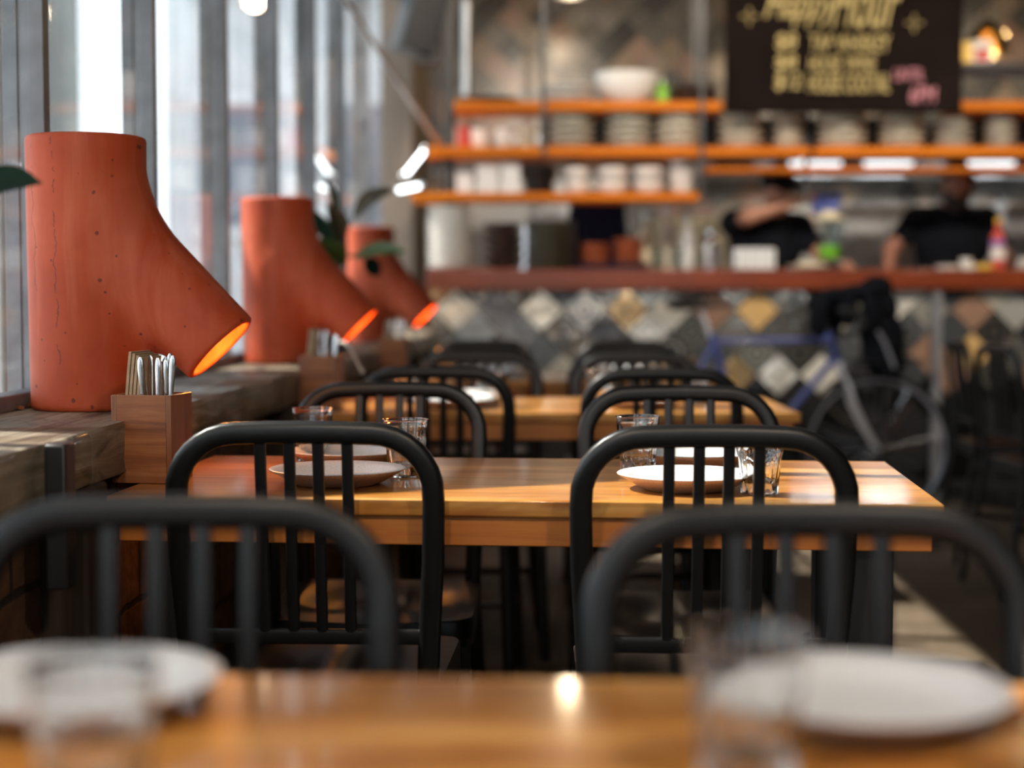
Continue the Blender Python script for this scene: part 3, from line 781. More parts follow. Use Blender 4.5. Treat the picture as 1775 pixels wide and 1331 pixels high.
# ------------------------------------------------------------ cutlery boxes, forks, napkins
def make_box():
    t = empty('cutlery_box'); w, d, h, k = .1, .1, .141, .009
    g = G(); g.box((0, -d/2+k/2, h/2), (w-2*k, k, h)); g.box((0, d/2-k/2, h/2), (w-2*k, k, h)); g.box((0, 0, k/2), (w-2*k, d-2*k, k))
    obj('box_body', g, 'walnut', t, bev=.0008)
    for s_ in (-1, 1): obj('side_panel', G().box((s_*(w/2-k/2), 0, h/2), (k, d, h)), 'walnut_side', t, bev=.0015)
    return t
cbox = Proto(make_box)
def make_fork():
    # stands handle up: z=0 at tines tip
    g = G(); sec = rrsec(8, .8, 1, 1)
    pts = [(0, 0, .045), (0, .001, .07), (0, 0, .10), (0, 0, .14), (0, -.001, .172), (0, -.001, .184), (0, -.001, .190)]
    ws = [.005, .0028, .003, .004, .0055, .0050, .002]
    V = []; F = []; n = 8
    for (x, y, z), w in zip(pts, ws):
        for i in range(n): a = 2*PI*i/n; V.append((x+w*math.cos(a), y+.0016*math.sin(a), z))
    for i in range(len(pts)-1):
        for k in range(n): l = (k+1) % n; F.append((i*n+k, i*n+l, (i+1)*n+l, (i+1)*n+k))
    F += [tuple(reversed(range(n))), tuple(range((len(pts)-1)*n, len(pts)*n))]
    g.add(V, F); g.box((0, 0, .045), (.022, .0016, .018))
    for q in range(4): g.box((-.0093+.0062*q, 0, .02), (.0032, .0014, .04))
    return obj('fork', g, 'steel', smooth=50)
fork = Proto(make_fork)
def napkin_geo(h, w, curl):
    V = []; F = []; n = 10
    for i in range(n+1):
        z = h*i/n; y = curl*(i/n)**2
        for x, dy in ((-w/2, 0), (w/2, 0), (w/2, .0045), (-w/2, .0045)): V.append((x, y+dy, z))
    for i in range(n):
        for k in range(4): l = (k+1) % 4; F.append((i*4+k, i*4+l, i*4+4+l, i*4+4+k))
    F += [(3, 2, 1, 0), tuple(range(n*4, n*4+4))]
    return G().add(V, F)
nproto = Proto(lambda: obj('paper_napkin', napkin_geo(.20, .075, -.012), 'kraft', smooth=40))
def fill_box(bx, by, bz, rz, where, nf, nn, small=False):
    R = Matrix.Rotation(rz, 3, 'Z')
    def put(lx, ly): v = R @ Vector((lx, ly, 0)); return (bx+v.x, by+v.y, bz+.0098)
    for i in range(nn):
        o = nproto(put(-.031+.0062*i, .004+.0*i), rz+PI/2-.05, '%s folded brown napkin from the left in the cutlery box %s' % (['first', 'second', 'third', 'fourth'][i], where), 'napkin', 'napkins in the box '+where)
        o.scale = (1, 1, 1-.015*i)
    spots = [(-.002, -.030), (.008, -.022), (.018, -.031), (.028, -.020), (.035, -.032), (.004, -.008), (.016, -.004), (.032, -.006), (.024, .012), (.006, .016)][:nf]
    for i, (lx, ly) in enumerate(spots):
        o = fork(put(lx, ly), rz+random.uniform(-.5, .5), 'steel fork standing handle up in the cutlery box %s, %s' % (where, 'front row' if ly < -.015 else 'back rows'), 'fork', 'forks in the box %s, %s' % (where, 'front row' if ly < -.015 else 'back rows'))
        o.rotation_euler.x = random.uniform(-.05, .05); o.rotation_euler.y = random.uniform(-.09, .09); o.location.z += .003
        o.scale = (1, 1, random.uniform(.95, 1.03))
BG = 'walnut cutlery boxes on the tables'
cbox((-.585, 2.620, TZ), math.radians(-8), 'sharp walnut cutlery box holding forks and napkins, beside the nearest lamp', 'box', BG); fill_box(-.585, 2.620, TZ, math.radians(-8), 'by the nearest lamp', 10, 4)
cbox((-.500, 4.235, TZ), math.radians(-4), 'walnut cutlery box in front of the middle terracotta lamp', 'box', BG); fill_box(-.500, 4.235, TZ, math.radians(-4), 'by the middle lamp', 6, 3)
cbox((-.425, 5.83, TZ), math.radians(-4), 'small blurred walnut cutlery box in front of the farthest lamp', 'box', BG); fill_box(-.425, 5.83, TZ, math.radians(-4), 'by the farthest lamp', 6, 2)
for (x, y, rz, lb) in ((-.455, 4.25, .4, 'white paper napkin curling out beside the middle cutlery box'), (-.385, 5.84, .4, 'white paper napkin sticking out right of the farthest cutlery box')):
    g = G(); V = []; F = []; n = 14
    for i in range(n+1):
        a = i/n; x0 = -.035+.11*a; z0 = .10+.07*math.sin(PI*min(1, a*1.05))+.0-.02*a
        for yy, dz in ((-.03, 0), (.03, .004), (.03, .006), (-.03, .002)): V.append((x0, yy, z0+dz))
    for i in range(n):
        for k in range(4): l = (k+1) % 4; F.append((i*4+k, i*4+l, i*4+4+l, i*4+4+k))
    F += [(3, 2, 1, 0), tuple(range(n*4, n*4+4))]
    g.add(V, F); g.box((-.028, 0, .06), (.006, .05, .12))
    tag(obj('paper_napkin', g, 'paper', loc=(x-.01, y, TZ+.011), smooth=60), lb, 'napkin')

# ------------------------------------------------------------ rubber plants
def leaf(name, base, tip, width, bend, facing, mat, parent, petiole=None):
    a, b = Vector(base), Vector(tip); ax = (b-a); L = ax.length; ax.normalize()
    nrm = Vector(facing); nrm = (nrm-ax*ax.dot(nrm)).normalized(); sd_ = ax.cross(nrm)
    V = []; F = []; n, m = 16, 4; nb = Vector(bend)
    for side in (1, -1):
        for i in range(n+1):
            s_ = i/n; w = width*.5*(math.sin(PI*s_**.85)**.8)*(1 if s_ < .93 else .8)+.0006
            c = a+ax*(L*s_)+nb*math.sin(PI*s_)
            for j in range(-m, m+1):
                q = j/m; V.append(c+sd_*(w*q)+nrm*(abs(q)*w*.28+side*.0008*(1-abs(q)*.8)))
    k = 2*m+1; off = (n+1)*k
    for i in range(n):
        for j in range(2*m):
            p = i*k+j; F.append((p, p+1, p+k+1, p+k)); F.append((off+p, off+p+k, off+p+k+1, off+p+1))
        p = i*k; F.append((p, p+k, off+p+k, off+p)); p = i*k+2*m; F.append((p, off+p, off+p+k, p+k))
    g = G().add(V, F)
    if petiole is not None: g.tube([petiole, (Vector(petiole)+a)/2+Vector((0, 0, .006)), a+ax*.008], .0026, 8)
    return obj(name, g, mat, parent, smooth=70)
def rubber_plant(loc, pr, ph, stem, leaves, label):
    t = empty('rubber_plant', loc)
    obj('pot', G().lathe([(.0001, 0), (pr*.78, 0), (pr, ph), (pr*1.06, ph), (pr*1.06, ph+.012), (pr*.95, ph+.012), (pr*.93, ph-.01), (.0001, ph-.01)], 28), 'pot', t)
    obj('soil', G().lathe([(.0001, ph-.022), (pr*.90, ph-.022), (pr*.90, ph-.009), (.0001, ph-.004)], 24), 'soil', t)
    L_ = Vector(loc)
    st = [Vector((0, 0, ph-.02))]+[Vector(p)-L_ for p in stem]
    obj('stem', G().tube(st, .0055, 10), 'stem', t)
    for (b_, tp, w, bend, fc, mt, pt) in leaves:
        leaf('leaf', Vector(b_)-L_, Vector(tp)-L_, w, bend, fc, mt, t, Vector(pt)-L_)
    return tag(t, label, 'plant')
def px(x, y, Y):   # dimensions measured off the photo
    th = math.atan(158.5/2800); a = (x-887.5)/2800; b = -(y-665.5)/2800; c, s_ = math.cos(th), math.sin(th)
    k = Y/(c+b*s_); return Vector((a*k, Y, 1.055+(-s_+b*c)*k))
Y2 = 5.42
rubber_plant((-.60, 5.42, SILL), .062, .10, [px(597, 500, Y2), px(600, 440, Y2), px(598, 395, Y2)], [
    (px(583, 375, Y2+.02), px(556, 303, Y2+.05), .052, (.012, 0, 0), (1, -.5, 0), 'leaf_green', px(596, 425, Y2)),
    (px(590, 418, Y2), px(538, 358, Y2-.02), .06, (-.004, 0, -.012), (-.5, -.7, .3), 'leaf_dark', px(597, 440, Y2)),
    (px(594, 420, Y2-.02), px(566, 352, Y2-.06), .07, (.008, 0, .008), (.4, -.8, .2), 'leaf_brown', px(598, 440, Y2)),
    (px(594, 462, Y2-.03), px(552, 412, Y2-.09), .075, (.012, 0, .0), (.1, -.8, .5), 'leaf_green', px(597, 458, Y2)),
    (px(613, 378, Y2), px(684, 327, Y2+.03), .055, (-.012, 0, .018), (.3, -.8, .5), 'leaf_brown', px(599, 405, Y2)),
    (px(610, 448, Y2-.03), px(706, 438, Y2-.10), .062, (0, 0, .018), (.1, -.75, .65), 'leaf_green', px(600, 440, Y2)),
    (px(632, 448, Y2+.02), px(658, 478, Y2+.05), .06, (0, 0, 0), (.2, -.9, .3), 'leaf_dark', px(601, 445, Y2)),
    (px(575, 470, Y2+.03), px(545, 440, Y2+.08), .06, (0, 0, .01), (-.3, -.8, .4), 'leaf_dark', px(598, 470, Y2)),
], 'rubber plant with green and brownish leaves between middle and farthest lamps')
Y1 = 1.95
rubber_plant((-.79, 1.95, SILL), .07, .12, [(-.785, 1.95, 1.03), (-.78, 1.95, 1.12), (-.785, 1.95, 1.22)], [
    (px(-95, 408, Y1), px(74, 318, Y1-.04), .075, (0, 0, .022), (.12, -.55, .75), 'leaf_dark', (-.78, 1.95, 1.10)),
    ((-.80, 1.93, 1.15), (-.83, 1.80, 1.26), .07, (0, 0, .01), (.8, 0, .4), 'leaf_dark', (-.78, 1.95, 1.13)),
    ((-.78, 1.98, 1.2), (-.80, 2.08, 1.32), .07, (0, 0, .01), (.9, 0, .2), 'leaf_dark', (-.783, 1.95, 1.18)),
    ((-.79, 1.95, 1.24), (-.81, 1.93, 1.40), .06, (0, 0, 0), (.7, -.6, 0), 'leaf_dark', (-.785, 1.95, 1.21)),
], 'dark rubber plant whose leaf tip enters at the left frame edge')
# wood shavings along the window edge of the sill
g = G()
for i in range(26):
    u = random.uniform(-.62, .0); v = random.uniform(-.272, -.245)
    c = WP(u, v, SILL+.006); g.box((c.x, c.y, c.z), (.014, .01, .006), R=Matrix.Rotation(random.uniform(0, 3), 3, 'Z') @ Matrix.Rotation(random.uniform(-.4, .4), 3, 'X'))
o = obj('bark_chips', g, 'walnut_side', smooth=0); tag(o, 'loose bark chips gathered along the glass at the left of the sill', 'debris', kind='stuff')
# ------------------------------------------------------------ bar counter
def X_(p, Y): return (p-887.5)/2800*Y
BY = 8.0
t = empty('bar_counter', (2.08, 8.3, 0))
obj('countertop', G().box((0, 0, 1.12), (5.0, .66, .10)), 'bar_wood', t, bev=.006)
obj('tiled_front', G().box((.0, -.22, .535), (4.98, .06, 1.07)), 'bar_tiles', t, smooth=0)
obj('back_shelf', G().box((0, .1, .9), (4.9, .5, .03)), 'brushed', t, smooth=0)
obj('kickboard', G().box((0, -.262, .06), (4.96, .02, .12)), 'black_wood', t, smooth=0)
for p in (1625,): obj('support_post', G().box((X_(1625, 8.0)-2.08, -.285, .535), (.042, .042, 1.07)), 'frame_steel', t, bev=.003)
obj('side_panel', G().box((-2.48, .05, .535), (.04, .5, 1.07)), 'bar_wood', t, smooth=0)
tag(t, 'long bar counter with red-brown wooden top and patterned diamond-tiled front', 'counter')
CT = 1.1705
# ------------------------------------------------------------ hanging shelves
t = empty('hanging_shelf_unit', (0, 8.22, 0))
SH = dict(s1=1.55, s2=1.777, s3=2.0)
def board(x0, x1, ztop, th=.045, y=0, d=.34, mat='shelf_wood'):
    o = obj('shelf_board', G().box(((x0+x1)/2, y, ztop-th/2), (x1-x0, d, th)), mat, t, bev=.003); return o
board(-.50, .93, SH['s1'], .038); board(-.295-.13, 1.475, SH['s2']); board(1.50, 4.45, SH['s2']); board(-.285, 1.045, SH['s3']); board(2.21, 4.45, SH['s3']); board(2.21, 4.45, 2.19, .03, mat='black_wood')
board(.97, 4.45, 1.688, .028, .04, .2)
obj('dark_backing', G().box((2.3, .178, 1.877), (4.28, .008, .155)), 'black_wood', t, smooth=0)  # added dark sheet, darkens the gaps between the dish stacks
for x, z0, z1, y in ((.155, 1.73, 3.3, -.176), (.938, 1.51, 3.3, -.176), (1.4875, 1.5, 3.3, 0), (4.4, 1.6, 3.3, .176), (.155, 1.5, 3.3, .176), (.938, 1.5, 3.3, .176), (2.9, 1.6, 3.3, .176), (-.38, 1.5, 3.3, .176)):
    obj('hanger_rod', G().box((x, y, (z0+z1)/2), (.022, .012, z1-z0)), 'black_metal', t, smooth=0)
obj('light_tube_rail', G().cyl((-.225, -.12, 2.03), (-.225, -.12, 2.50), .022), 'brushed', t)
tag(t, 'open shelving of orange-brown boards on black rods hanging above the bar', 'shelving unit')
# ------------------------------------------------------------ stacked crockery, each piece its own object
def dish(kind, r, h, mat):
    if kind == 'plate': pr = [(.0001, .002), (r*.6, 0), (r*.62, .003), (r, h*.8), (r, h), (r*.96, h), (r*.6, .006), (.0001, .006)]
    elif kind == 'bowl': pr = [(.0001, .003), (r*.45, 0), (r*.5, .004), (r*.85, h*.35), (r*.98, h*.75), (r, h), (r*.95, h), (r*.9, h*.7), (r*.75, h*.35), (r*.4, .01), (.0001, .009)]
    elif kind == 'cup': pr = [(.0001, .002), (r*.75, 0), (r*.9, h*.15), (r, h*.6), (r, h), (r*.93, h), (r*.9, h*.5), (r*.7, .01), (.0001, .008)]
    elif kind == 'pan': pr = [(.0001, 0), (r*.9, 0), (r, h), (r*.97, h), (r*.87, .006), (.0001, .006)]
    return G().lathe(pr, 30)
def stack(x, y, z, n, kind, r, h, step, mat, what, where, cat):
    proto = Proto(lambda: obj(what.split(' ')[-1] if 0 else {'plate': 'stacked_plate', 'bowl': 'stacked_bowl', 'cup': 'cup', 'pan': 'tray'}[kind], dish(kind, r, h, mat), mat, smooth=40))
    for i in range(n):
        k = n-1-i
        lab = ('%s %s %s' % (nth(k), what, where)) if n > 1 else what+' '+where
        proto((x+(random.uniform(-.002, .002) if i else 0), y, z+.001+step*i), random.uniform(0, 6), lab, cat, ('%ss %s' % (what, where)) if n > 1 else None)
yb = 8.23
Xs = lambda p: X_(p, yb)
z1, z2, z3 = SH['s1'], SH['s2'], SH['s3']
# on the counter
stack(X_(781, 8.2), 8.2, CT, 13, 'plate', .118, .022, .0245, 'white_ceramic', 'white plate', 'in tall stack left on the bar', 'plate')
stack(X_(872, 8.22), 8.22, CT, 5, 'bowl', .098, .05, .046, 'dark_ceramic', 'brown bowl', 'in the dark stack beside white plates', 'bowl')
stack(X_(952, 8.2), 8.2, CT, 17, 'plate', .135, .014, .0142, 'olive_ceramic', 'olive plate', 'in dark ribbed stack on the bar', 'plate')
t = empty('serving_tray', (X_(1060, 8.2), 8.2, CT))
obj('tray_base', G().box((0, 0, .008), (.36, .26, .012)), 'navy_cloth', t, bev=.003)
g = G()
for s_ in (-1, 1): g.box((s_*.176, 0, .018), (.01, .26, .03)); g.box((0, s_*.126, .018), (.34, .01, .03))
obj('tray_rim', g, 'navy_cloth', t); tag(t, 'dark blue tray holding rust-coloured dishes on the bar', 'tray')
for i, (dx, dz, n) in enumerate(((-.085, 0, 4), (.085, 0, 5))):
    stack(X_(1060, 8.2)+dx, 8.2, CT+.0145, n, 'bowl', .078, .034, .0265, 'rust_ceramic', 'rust-coloured bowl', 'in the %s pile on the blue tray' % ['left', 'right'][i], 'bowl')
# shelf one
for i, (p0, p1, y0) in enumerate(((792, 822, 300), (826, 866, 287), (868, 903, 283))):
    w = (p1-p0)/2800*yb; h = (336-y0)/2800*yb
    t = empty('storage_tub', (Xs((p0+p1)/2), yb, z1+.0005))
    obj('tub', G().box((0, 0, h*.45), (w*.94, .16, h*.9)), 'white_plastic', t, bev=.008); obj('lid', G().box((0, 0, h*.95), (w, .17, h*.1)), 'white_plastic', t, bev=.004)
    tag(t, ['small', 'middle', 'tallest'][i]+' white plastic tub at left end of lowest shelf', 'tub', 'white tubs on the lowest shelf')
stack(Xs(934), yb, z1, 11, 'plate', .085, .014, .0128, 'dark_ceramic', 'dark brown plate', 'in the stack on the lowest shelf', 'plate')
for i, (p, r, hs, n) in enumerate(((1000, .073, .066, 2), (1061, .085, .066, 2), (1123, .085, .066, 2), (1181, .07, .06, 3))):
    stack(Xs(p), yb, z1, n, 'bowl', r, hs, hs+.002 if n == 2 else .0535, 'white_ceramic', 'white bowl', 'in %s bowl stack on lowest shelf' % ['leftmost', 'second', 'third', 'rightmost'][i], 'bowl')
# shelf two
def jar(p, r, h, m1, m2, lab, z=z2, y=yb):
    t = empty('jar', (X_(p, y), y, z+.0005)); obj('jar_body', G().lathe([(.0001, 0), (r*.9, 0), (r, .01), (r, h*.7), (r*.8, h*.8)], 24), m1, t)
    obj('lid', G().lathe([(r*.85, h*.8), (r*.85, h), (.0001, h)], 24), m2, t); return tag(t, lab, 'jar')
jar(784, .036, .13, 'white_ceramic', 'white_ceramic', 'white lidded jar at the left end of the middle shelf'); jar(805, .04, .15, 'red', 'cream_ceramic', 'red jar with cream lid at left of the middle shelf')
for i, p in enumerate((833, 874)): stack(Xs(p), yb, z2, 1, 'cup', .052, .10, 0, 'white_ceramic', 'white cup', 'on the middle shelf, %s of the pair' % ['left', 'right'][i], 'cup')
stack(Xs(912), yb, z2, 2, 'cup', .052, .052, .054, 'cream_ceramic', 'cream cup', 'stacked right of the white cups', 'cup')
ords = ['leftmost', 'second', 'third', 'fourth', 'fifth', 'sixth', 'seventh', 'eighth', 'rightmost']
for i, (p, wd, n, st, mt) in enumerate(((990, 80, 5, .031, 'grey_ceramic'), (1089, 84, 5, .030, 'grey_ceramic'), (1175, 82, 5, .033, 'stone_ceramic'), (1281, 80, 5, .033, 'stone_ceramic'), (1362, 56, 4, .037, 'cream_ceramic'),
        (1455, 86, 6, .030, 'stone_ceramic'), (1558, 80, 5, .030, 'stone_ceramic'), (1646, 68, 4, .031, 'grey_ceramic'), (1727, 56, 5, .027, 'grey_ceramic'))):
    stack(Xs(p), yb, z2, n, 'plate', wd/2/2800*yb, st+.006, st+.0062, mt, 'dish', 'in the %s dish stack of middle shelf' % ords[i], 'dish')
# shelf three
t = empty('griddle_pan', (Xs(848), yb, z3+.0005)); obj('pan_body', dish('pan', .15, .03, 0), 'black_metal', t); obj('handle', G().bar((.14, 0, .026), (.02+.14, -.0, .03), .02, .01), 'black_metal', t)
tag(t, 'flat black pan lying at the left of the top shelf', 'pan')
stack(Xs(980), yb, z3, 3, 'bowl', .145, .03, .031, 'white_ceramic', 'wide white bowl', 'on the top shelf', 'bowl')
stack(Xs(1084), yb, z3, 1, 'bowl', .165, .155, 0, 'white_ceramic', 'big deep white mixing bowl', 'standing on the top shelf', 'bowl')
def bottle(x, y, z, r, h, m1, m2, lab, cat='bottle', lie=False, liquid=None):
    t = empty('bottle', (x, y, z+.0005))
    b_ = obj('bottle_body', G().lathe([(.0001, 0), (r*.9, 0), (r, .008), (r, h*.58), (r*.75, h*.68), (r*.34, h*.76), (r*.32, h*.92), (.0001, h*.92)], 24), m1, t)
    obj('cap', G().lathe([(r*.38, h*.9), (r*.38, h), (.0001, h)], 18), m2, t)
    return tag(t, lab, cat)
bottle(Xs(1146), yb, z3, .03, .13, 'green_liquid', 'white_plastic', 'small lime-green bottle on the top shelf beside the big bowl')
stack(Xs(1200), yb, z3, 3, 'pan', .12, .028, .029, 'dark_ceramic', 'dark round tray', 'at the right end of top shelf', 'tray')
# items on the right shelf
g = G(); g.box((0, 0, .06), (.08, .1, .12)); tag(obj('carton', g, 'yellow', loc=(Xs(1660), yb, 2.1905), bev=.003), 'small orange carton on dark shelf right of chalkboard', 'carton')
t = empty('labelled_tin', (Xs(1690), yb, 2.1905)); obj('tin_body', G().box((0, 0, .065), (.1, .1, .13)), 'paper', t, bev=.004); obj('label_patch', G().box((0, -.052, .055), (.07, .003, .06)), 'red', t, smooth=0)
tag(t, 'white tin with a red label right of the orange carton', 'tin')
# ------------------------------------------------------------ chalkboard
cb = empty('chalkboard', (1.625, 8.0, 1.965))
obj('board', G().box((0, 0, .55), (1.10, .02, 1.10)), 'board', cb, smooth=0)
g = G(); g.box((-.565, -.004, .55), (.03, .035, 1.16)); g.box((.565, -.004, .55), (.03, .035, 1.16)); g.box((0, -.004, -.015), (1.10, .035, .03)); g.box((0, -.004, 1.115), (1.10, .035, .03))
obj('frame', g, 'board', cb, bev=.003)
def writing(s_, x0, x1, y0, y1, mat, shear=.18, off=.004, parent=cb):
    """x, y in photo pixels of the lettering's box; the board stands at Y=7.99"""
    c = bpy.data.curves.new('lettering', 'FONT'); c.body = s_; c.shear = shear; c.offset = off; c.extrude = .002; c.size = 1
    o = bpy.data.objects.new('lettering', c); COL.objects.link(o)
    dg = bpy.context.evaluated_depsgraph_get(); me = bpy.data.meshes.new_from_object(o.evaluated_get(dg)); bpy.data.objects.remove(o)
    vs = [v.co for v in me.vertices]; ax, bx = min(v.x for v in vs), max(v.x for v in vs); ay, by = min(v.y for v in vs), max(v.y for v in vs)
    A, B = px(x0, y1, 7.985), px(x1, y0, 7.985)
    sx, sy = (B.x-A.x)/(bx-ax), (B.z-A.z)/(by-ay)
    for v in me.vertices:
        x, y, z = v.co; v.co = (A.x+(x-ax)*sx-1.625, 7.985-8.0-.001-z, A.z+(y-ay)*sy-1.965)
    me.materials.append(M[mat]); o = bpy.data.objects.new('lettering', me); COL.objects.link(o); o.parent = parent; return o
writing('Happy', 1325, 1455, -22, 48, 'chalk_yellow', .5, .003); writing('Hour', 1440, 1562, -42, 48, 'chalk_yellow', .5, .003)
for s_, a, b, c, d in (('$8', 1345, 1381, 58, 88), ('TAP', 1404, 1443, 60, 88), ('WHISKEY', 1450, 1543, 60, 90), ('$8', 1344, 1381, 95, 122), ('HOUSE', 1402, 1458, 97, 123), ('WINE', 1466, 1518, 97, 122),
        ('$12', 1343, 1388, 126, 158), ('HOUSE', 1401, 1458, 128, 160), ('COCKTAIL', 1463, 1542, 128, 160)): writing(s_, a, b, c, d, 'chalk_yellow', .1, .006)
writing('UNTIL', 1549, 1602, 119, 140, 'chalk_pink', .1, .006); writing('6PM', 1577, 1623, 150, 178, 'chalk_pink', .1, .006)
for (x, y) in ((1299, 28), (1585, 40)):
    g = G(); c = px(x, y, 7.984)-Vector((1.625, 8, 1.965))
    for k in range(4):
        a = PI/2*k; d = Vector((math.cos(a), 0, math.sin(a))); e = Vector((-math.sin(a), 0, math.cos(a)))
        g.bar(c+d*.012+e*.006, c+d*.045, .003, .006, (0, 1, 0)); g.bar(c+d*.012-e*.006, c+d*.045, .003, .006, (0, 1, 0))
    obj('star_drawing', g, 'chalk_yellow', cb, smooth=0)
tag(cb, 'black chalkboard with yellow drink prices and pink note above the bar', 'chalkboard')
# ------------------------------------------------------------ things standing on the counter
def glassware(kind, p, y, r, h, lab, cat, mat='clear_plastic'):
    if kind == 'tub':
        g = G(); k = .003; w = r*2; g.box((0, 0, k/2), (w, w*.8, k)); [g.box((s_*(w/2), 0, h/2), (k, w*.8, h)) for s_ in (-1, 1)]; [g.box((0, s_*w*.4, h/2), (w, k, h)) for s_ in (-1, 1)]
    else: g = G().lathe([(.0001, 0), (r*.85, 0), (r, h), (r*.95, h), (r*.78, .006), (.0001, .006)], 24)
    return tag(obj('clear_tub' if kind == 'tub' else 'drinking_glass', g, mat, loc=(X_(p, y), y, CT)), lab, cat)
glassware('glass', 1139, 8.12, .037, .105, 'short clear glass on the bar, left of a pair', 'glass'); glassware('glass', 1172, 8.12, .04, .105, 'short clear glass on the bar, right of a pair', 'glass')
t = empty('cocktail_shaker', (X_(1231, 8.15), 8.15, CT)); obj('cup', G().lathe([(.0001, 0), (.034, 0), (.045, .13), (.0001, .13)], 24), 'steel', t); obj('cap', G().lathe([(.045, .13), (.032, .165), (.02, .175), (.02, .195), (.0001, .2)], 24), 'steel', t)
tag(t, 'steel cocktail shaker standing on the bar beside the left bartender', 'shaker')
t = empty('napkin_holder', (X_(1305, 8.13), 8.13, CT)); obj('holder', G().box((0, 0, .052), (.20, .13, .104)), 'white_plastic', t, bev=.006)
for i in range(4): obj('divider', G().box((-.075+.05*i, -.068, .052), (.012, .01, .09)), 'brushed', t, bev=.002)
tag(t, 'white ribbed caddy on the bar in front of the left bartender', 'caddy')
t = empty('blender_jug', (X_(1436, 8.2), 8.2, CT))
obj('jug_base', G().lathe([(.0001, 0), (.06, 0), (.065, .03), (.05, .045), (.0001, .045)], 24), 'black_metal', t)
obj('jug', G().lathe([(.05, .046), (.052, .05), (.082, .25), (.078, .25), (.049, .056), (.0001, .056)], 28), 'clear_plastic', t)
obj('green_liquid', G().lathe([(.0001, .058), (.047, .058), (.057, .12), (.0001, .125)], 28), 'green_liquid', t)
obj('jug_lid', G().lathe([(.082, .25), (.085, .262), (.045, .275), (.04, .295), (.0001, .297)], 28), 'cream_plastic', t)
obj('handle', G().tube([(.075, 0, .225), (.115, 0, .215), (.118, 0, .14), (.098, 0, .085), (.062, 0, .085)], .011, 10), 'clear_plastic', t)
tag(t, 'clear blender jug with green drink on the bar between bartenders', 'blender')
g = G().lathe([(.0001, 0), (.07, 0), (.11, .018), (.107, .02), (.065, .006), (.0001, .006)], 30)
tag(obj('small_plate', g, 'white_ceramic', loc=(X_(1398, 8.12), 8.12, CT)), 'white plate under a folded cloth on the bar beside blender', 'plate')
s = SDF((-.1, -.08, -.02), (.1, .08, .07), .006); [s.ell((random.uniform(-.05, .05), random.uniform(-.03, .03), .014), (.045, .03, .014), .015) for i in range(6)]
o = s.mesh('folded_cloth', 'cream_plastic'); o.location = (X_(1398, 8.12), 8.12, CT+.0065); tag(o, 'cream crumpled cloth lying on the white plate on the bar', 'cloth')
for i, (p, w, h) in enumerate(((1640, .13, .02), (1672, .06, .055), (1690, .07, .025))):
    t = empty('bar_dish', (X_(p, 8.1), 8.1, CT)); obj('dish_body', G().lathe([(.0001, 0), (w*.4, 0), (w*.5, h), (w*.46, h), (w*.36, .005), (.0001, .005)], 24), 'white_ceramic', t); tag(t, ['wide low white dish on the bar below the bearded bartender', 'tall narrow white pot on the bar right of the low dish', 'small white dish on the bar left of the colourful bottle'][i], 'dish')
tag(obj('sponge', G().box((0, 0, .012), (.075, .08, .022)), 'yellow', loc=(X_(1702, 8.06), 8.06, CT), bev=.006), 'small yellow sponge lying on the bar beside the colourful bottle', 'sponge')
t = bottle(X_(1727, 8.17), 8.17, CT, .036, .26, 'red', 'yellow', 'tall bottle with red and white label near right end of bar')
obj('label_band', G().lathe([(.0368, .05), (.0368, .11)], 24), 'paper', t); obj('label_band', G().lathe([(.0368, .12), (.0368, .145)], 24), 'blue_cloth', t)
for i in range(3): tag(obj('paper_stack', G().box((0, 0, .01), (.2-.02*i, .15, .018)), 'paper', loc=(2.66, 8.15, CT+.0005+.0195*i), rz=.2*i), ['lowest', 'middle', 'topmost'][i]+' white paper pad piled at the right end of the bar', 'pad', 'paper pads on the bar')
for i, (p, r, h, m1) in enumerate(((1118, .04, .30, 'cream_plastic'), (1155, .045, .33, 'cream_ceramic'), (1190, .04, .29, 'white_plastic'))):
    bottle(X_(p, 8.5), 8.5, CT, r, h, m1, 'brushed', ['leftmost', 'middle', 'rightmost'][i]+' of three pale bottles behind the short glasses on the bar')
# slender bottle with glinting beads
t = empty('chrome_beer_tap', (X_(911, 8.1), 8.1, CT)); obj('tap_column', G().cyl((0, 0, 0), (0, 0, .22), .014), 'chrome', t)
obj('tap_base', G().lathe([(.0001, 0), (.03, 0), (.03, .012), (.016, .02), (.0001, .02)], 20), 'chrome', t)
g = G(); [g.ball((0, -.004, .05+.055*k), .017) for k in range(4)]; obj('tap_knobs', g, 'chrome', t); tag(t, 'slim chrome tap with round knobs before the dark ribbed plates', 'tap')
# hanging dark apron
t = empty('hanging_apron', (X_(1035, 8.9), 8.9, 1.62)); g = G(); V = []; F = []
for i in range(25):
    for j in range(9):
        x = -.19+.38*i/24; z = -.46+.46*j/8; V.append((x*(1-.25*j/8), .018*math.sin(i*1.3)*(1-.4*j/8), z))
for i in range(24):
    for j in range(8): a = i*9+j; F.append((a, a+9, a+10, a+1))
o = obj('apron_cloth', G().add(V, F), 'navy_cloth', t, smooth=70); md = o.modifiers.new('s', 'SOLIDIFY'); md.thickness = .004
obj('neck_strap', G().tube([(-.1, 0, 0), (-.03, 0, .10), (.03, 0, .10), (.1, 0, 0)], .006, 8), 'navy_cloth', t)
tag(t, 'dark navy apron hanging behind the bar above the rust-coloured bowls', 'apron')
obj_rail = empty('apron_rail', (.25, 8.9, 1.715)); obj('rail_bar', G().cyl((-.7, 0, 0), (.7, 0, 0), .008), 'brushed', obj_rail)
for s_ in (-1, 1): obj('hanger_rod', G().cyl((s_*.68, 0, 0), (s_*.68, 0, 1.585), .006), 'black_metal', obj_rail)
tag(obj_rail, 'thin steel rail behind the lowest shelf carrying the apron', 'rail')
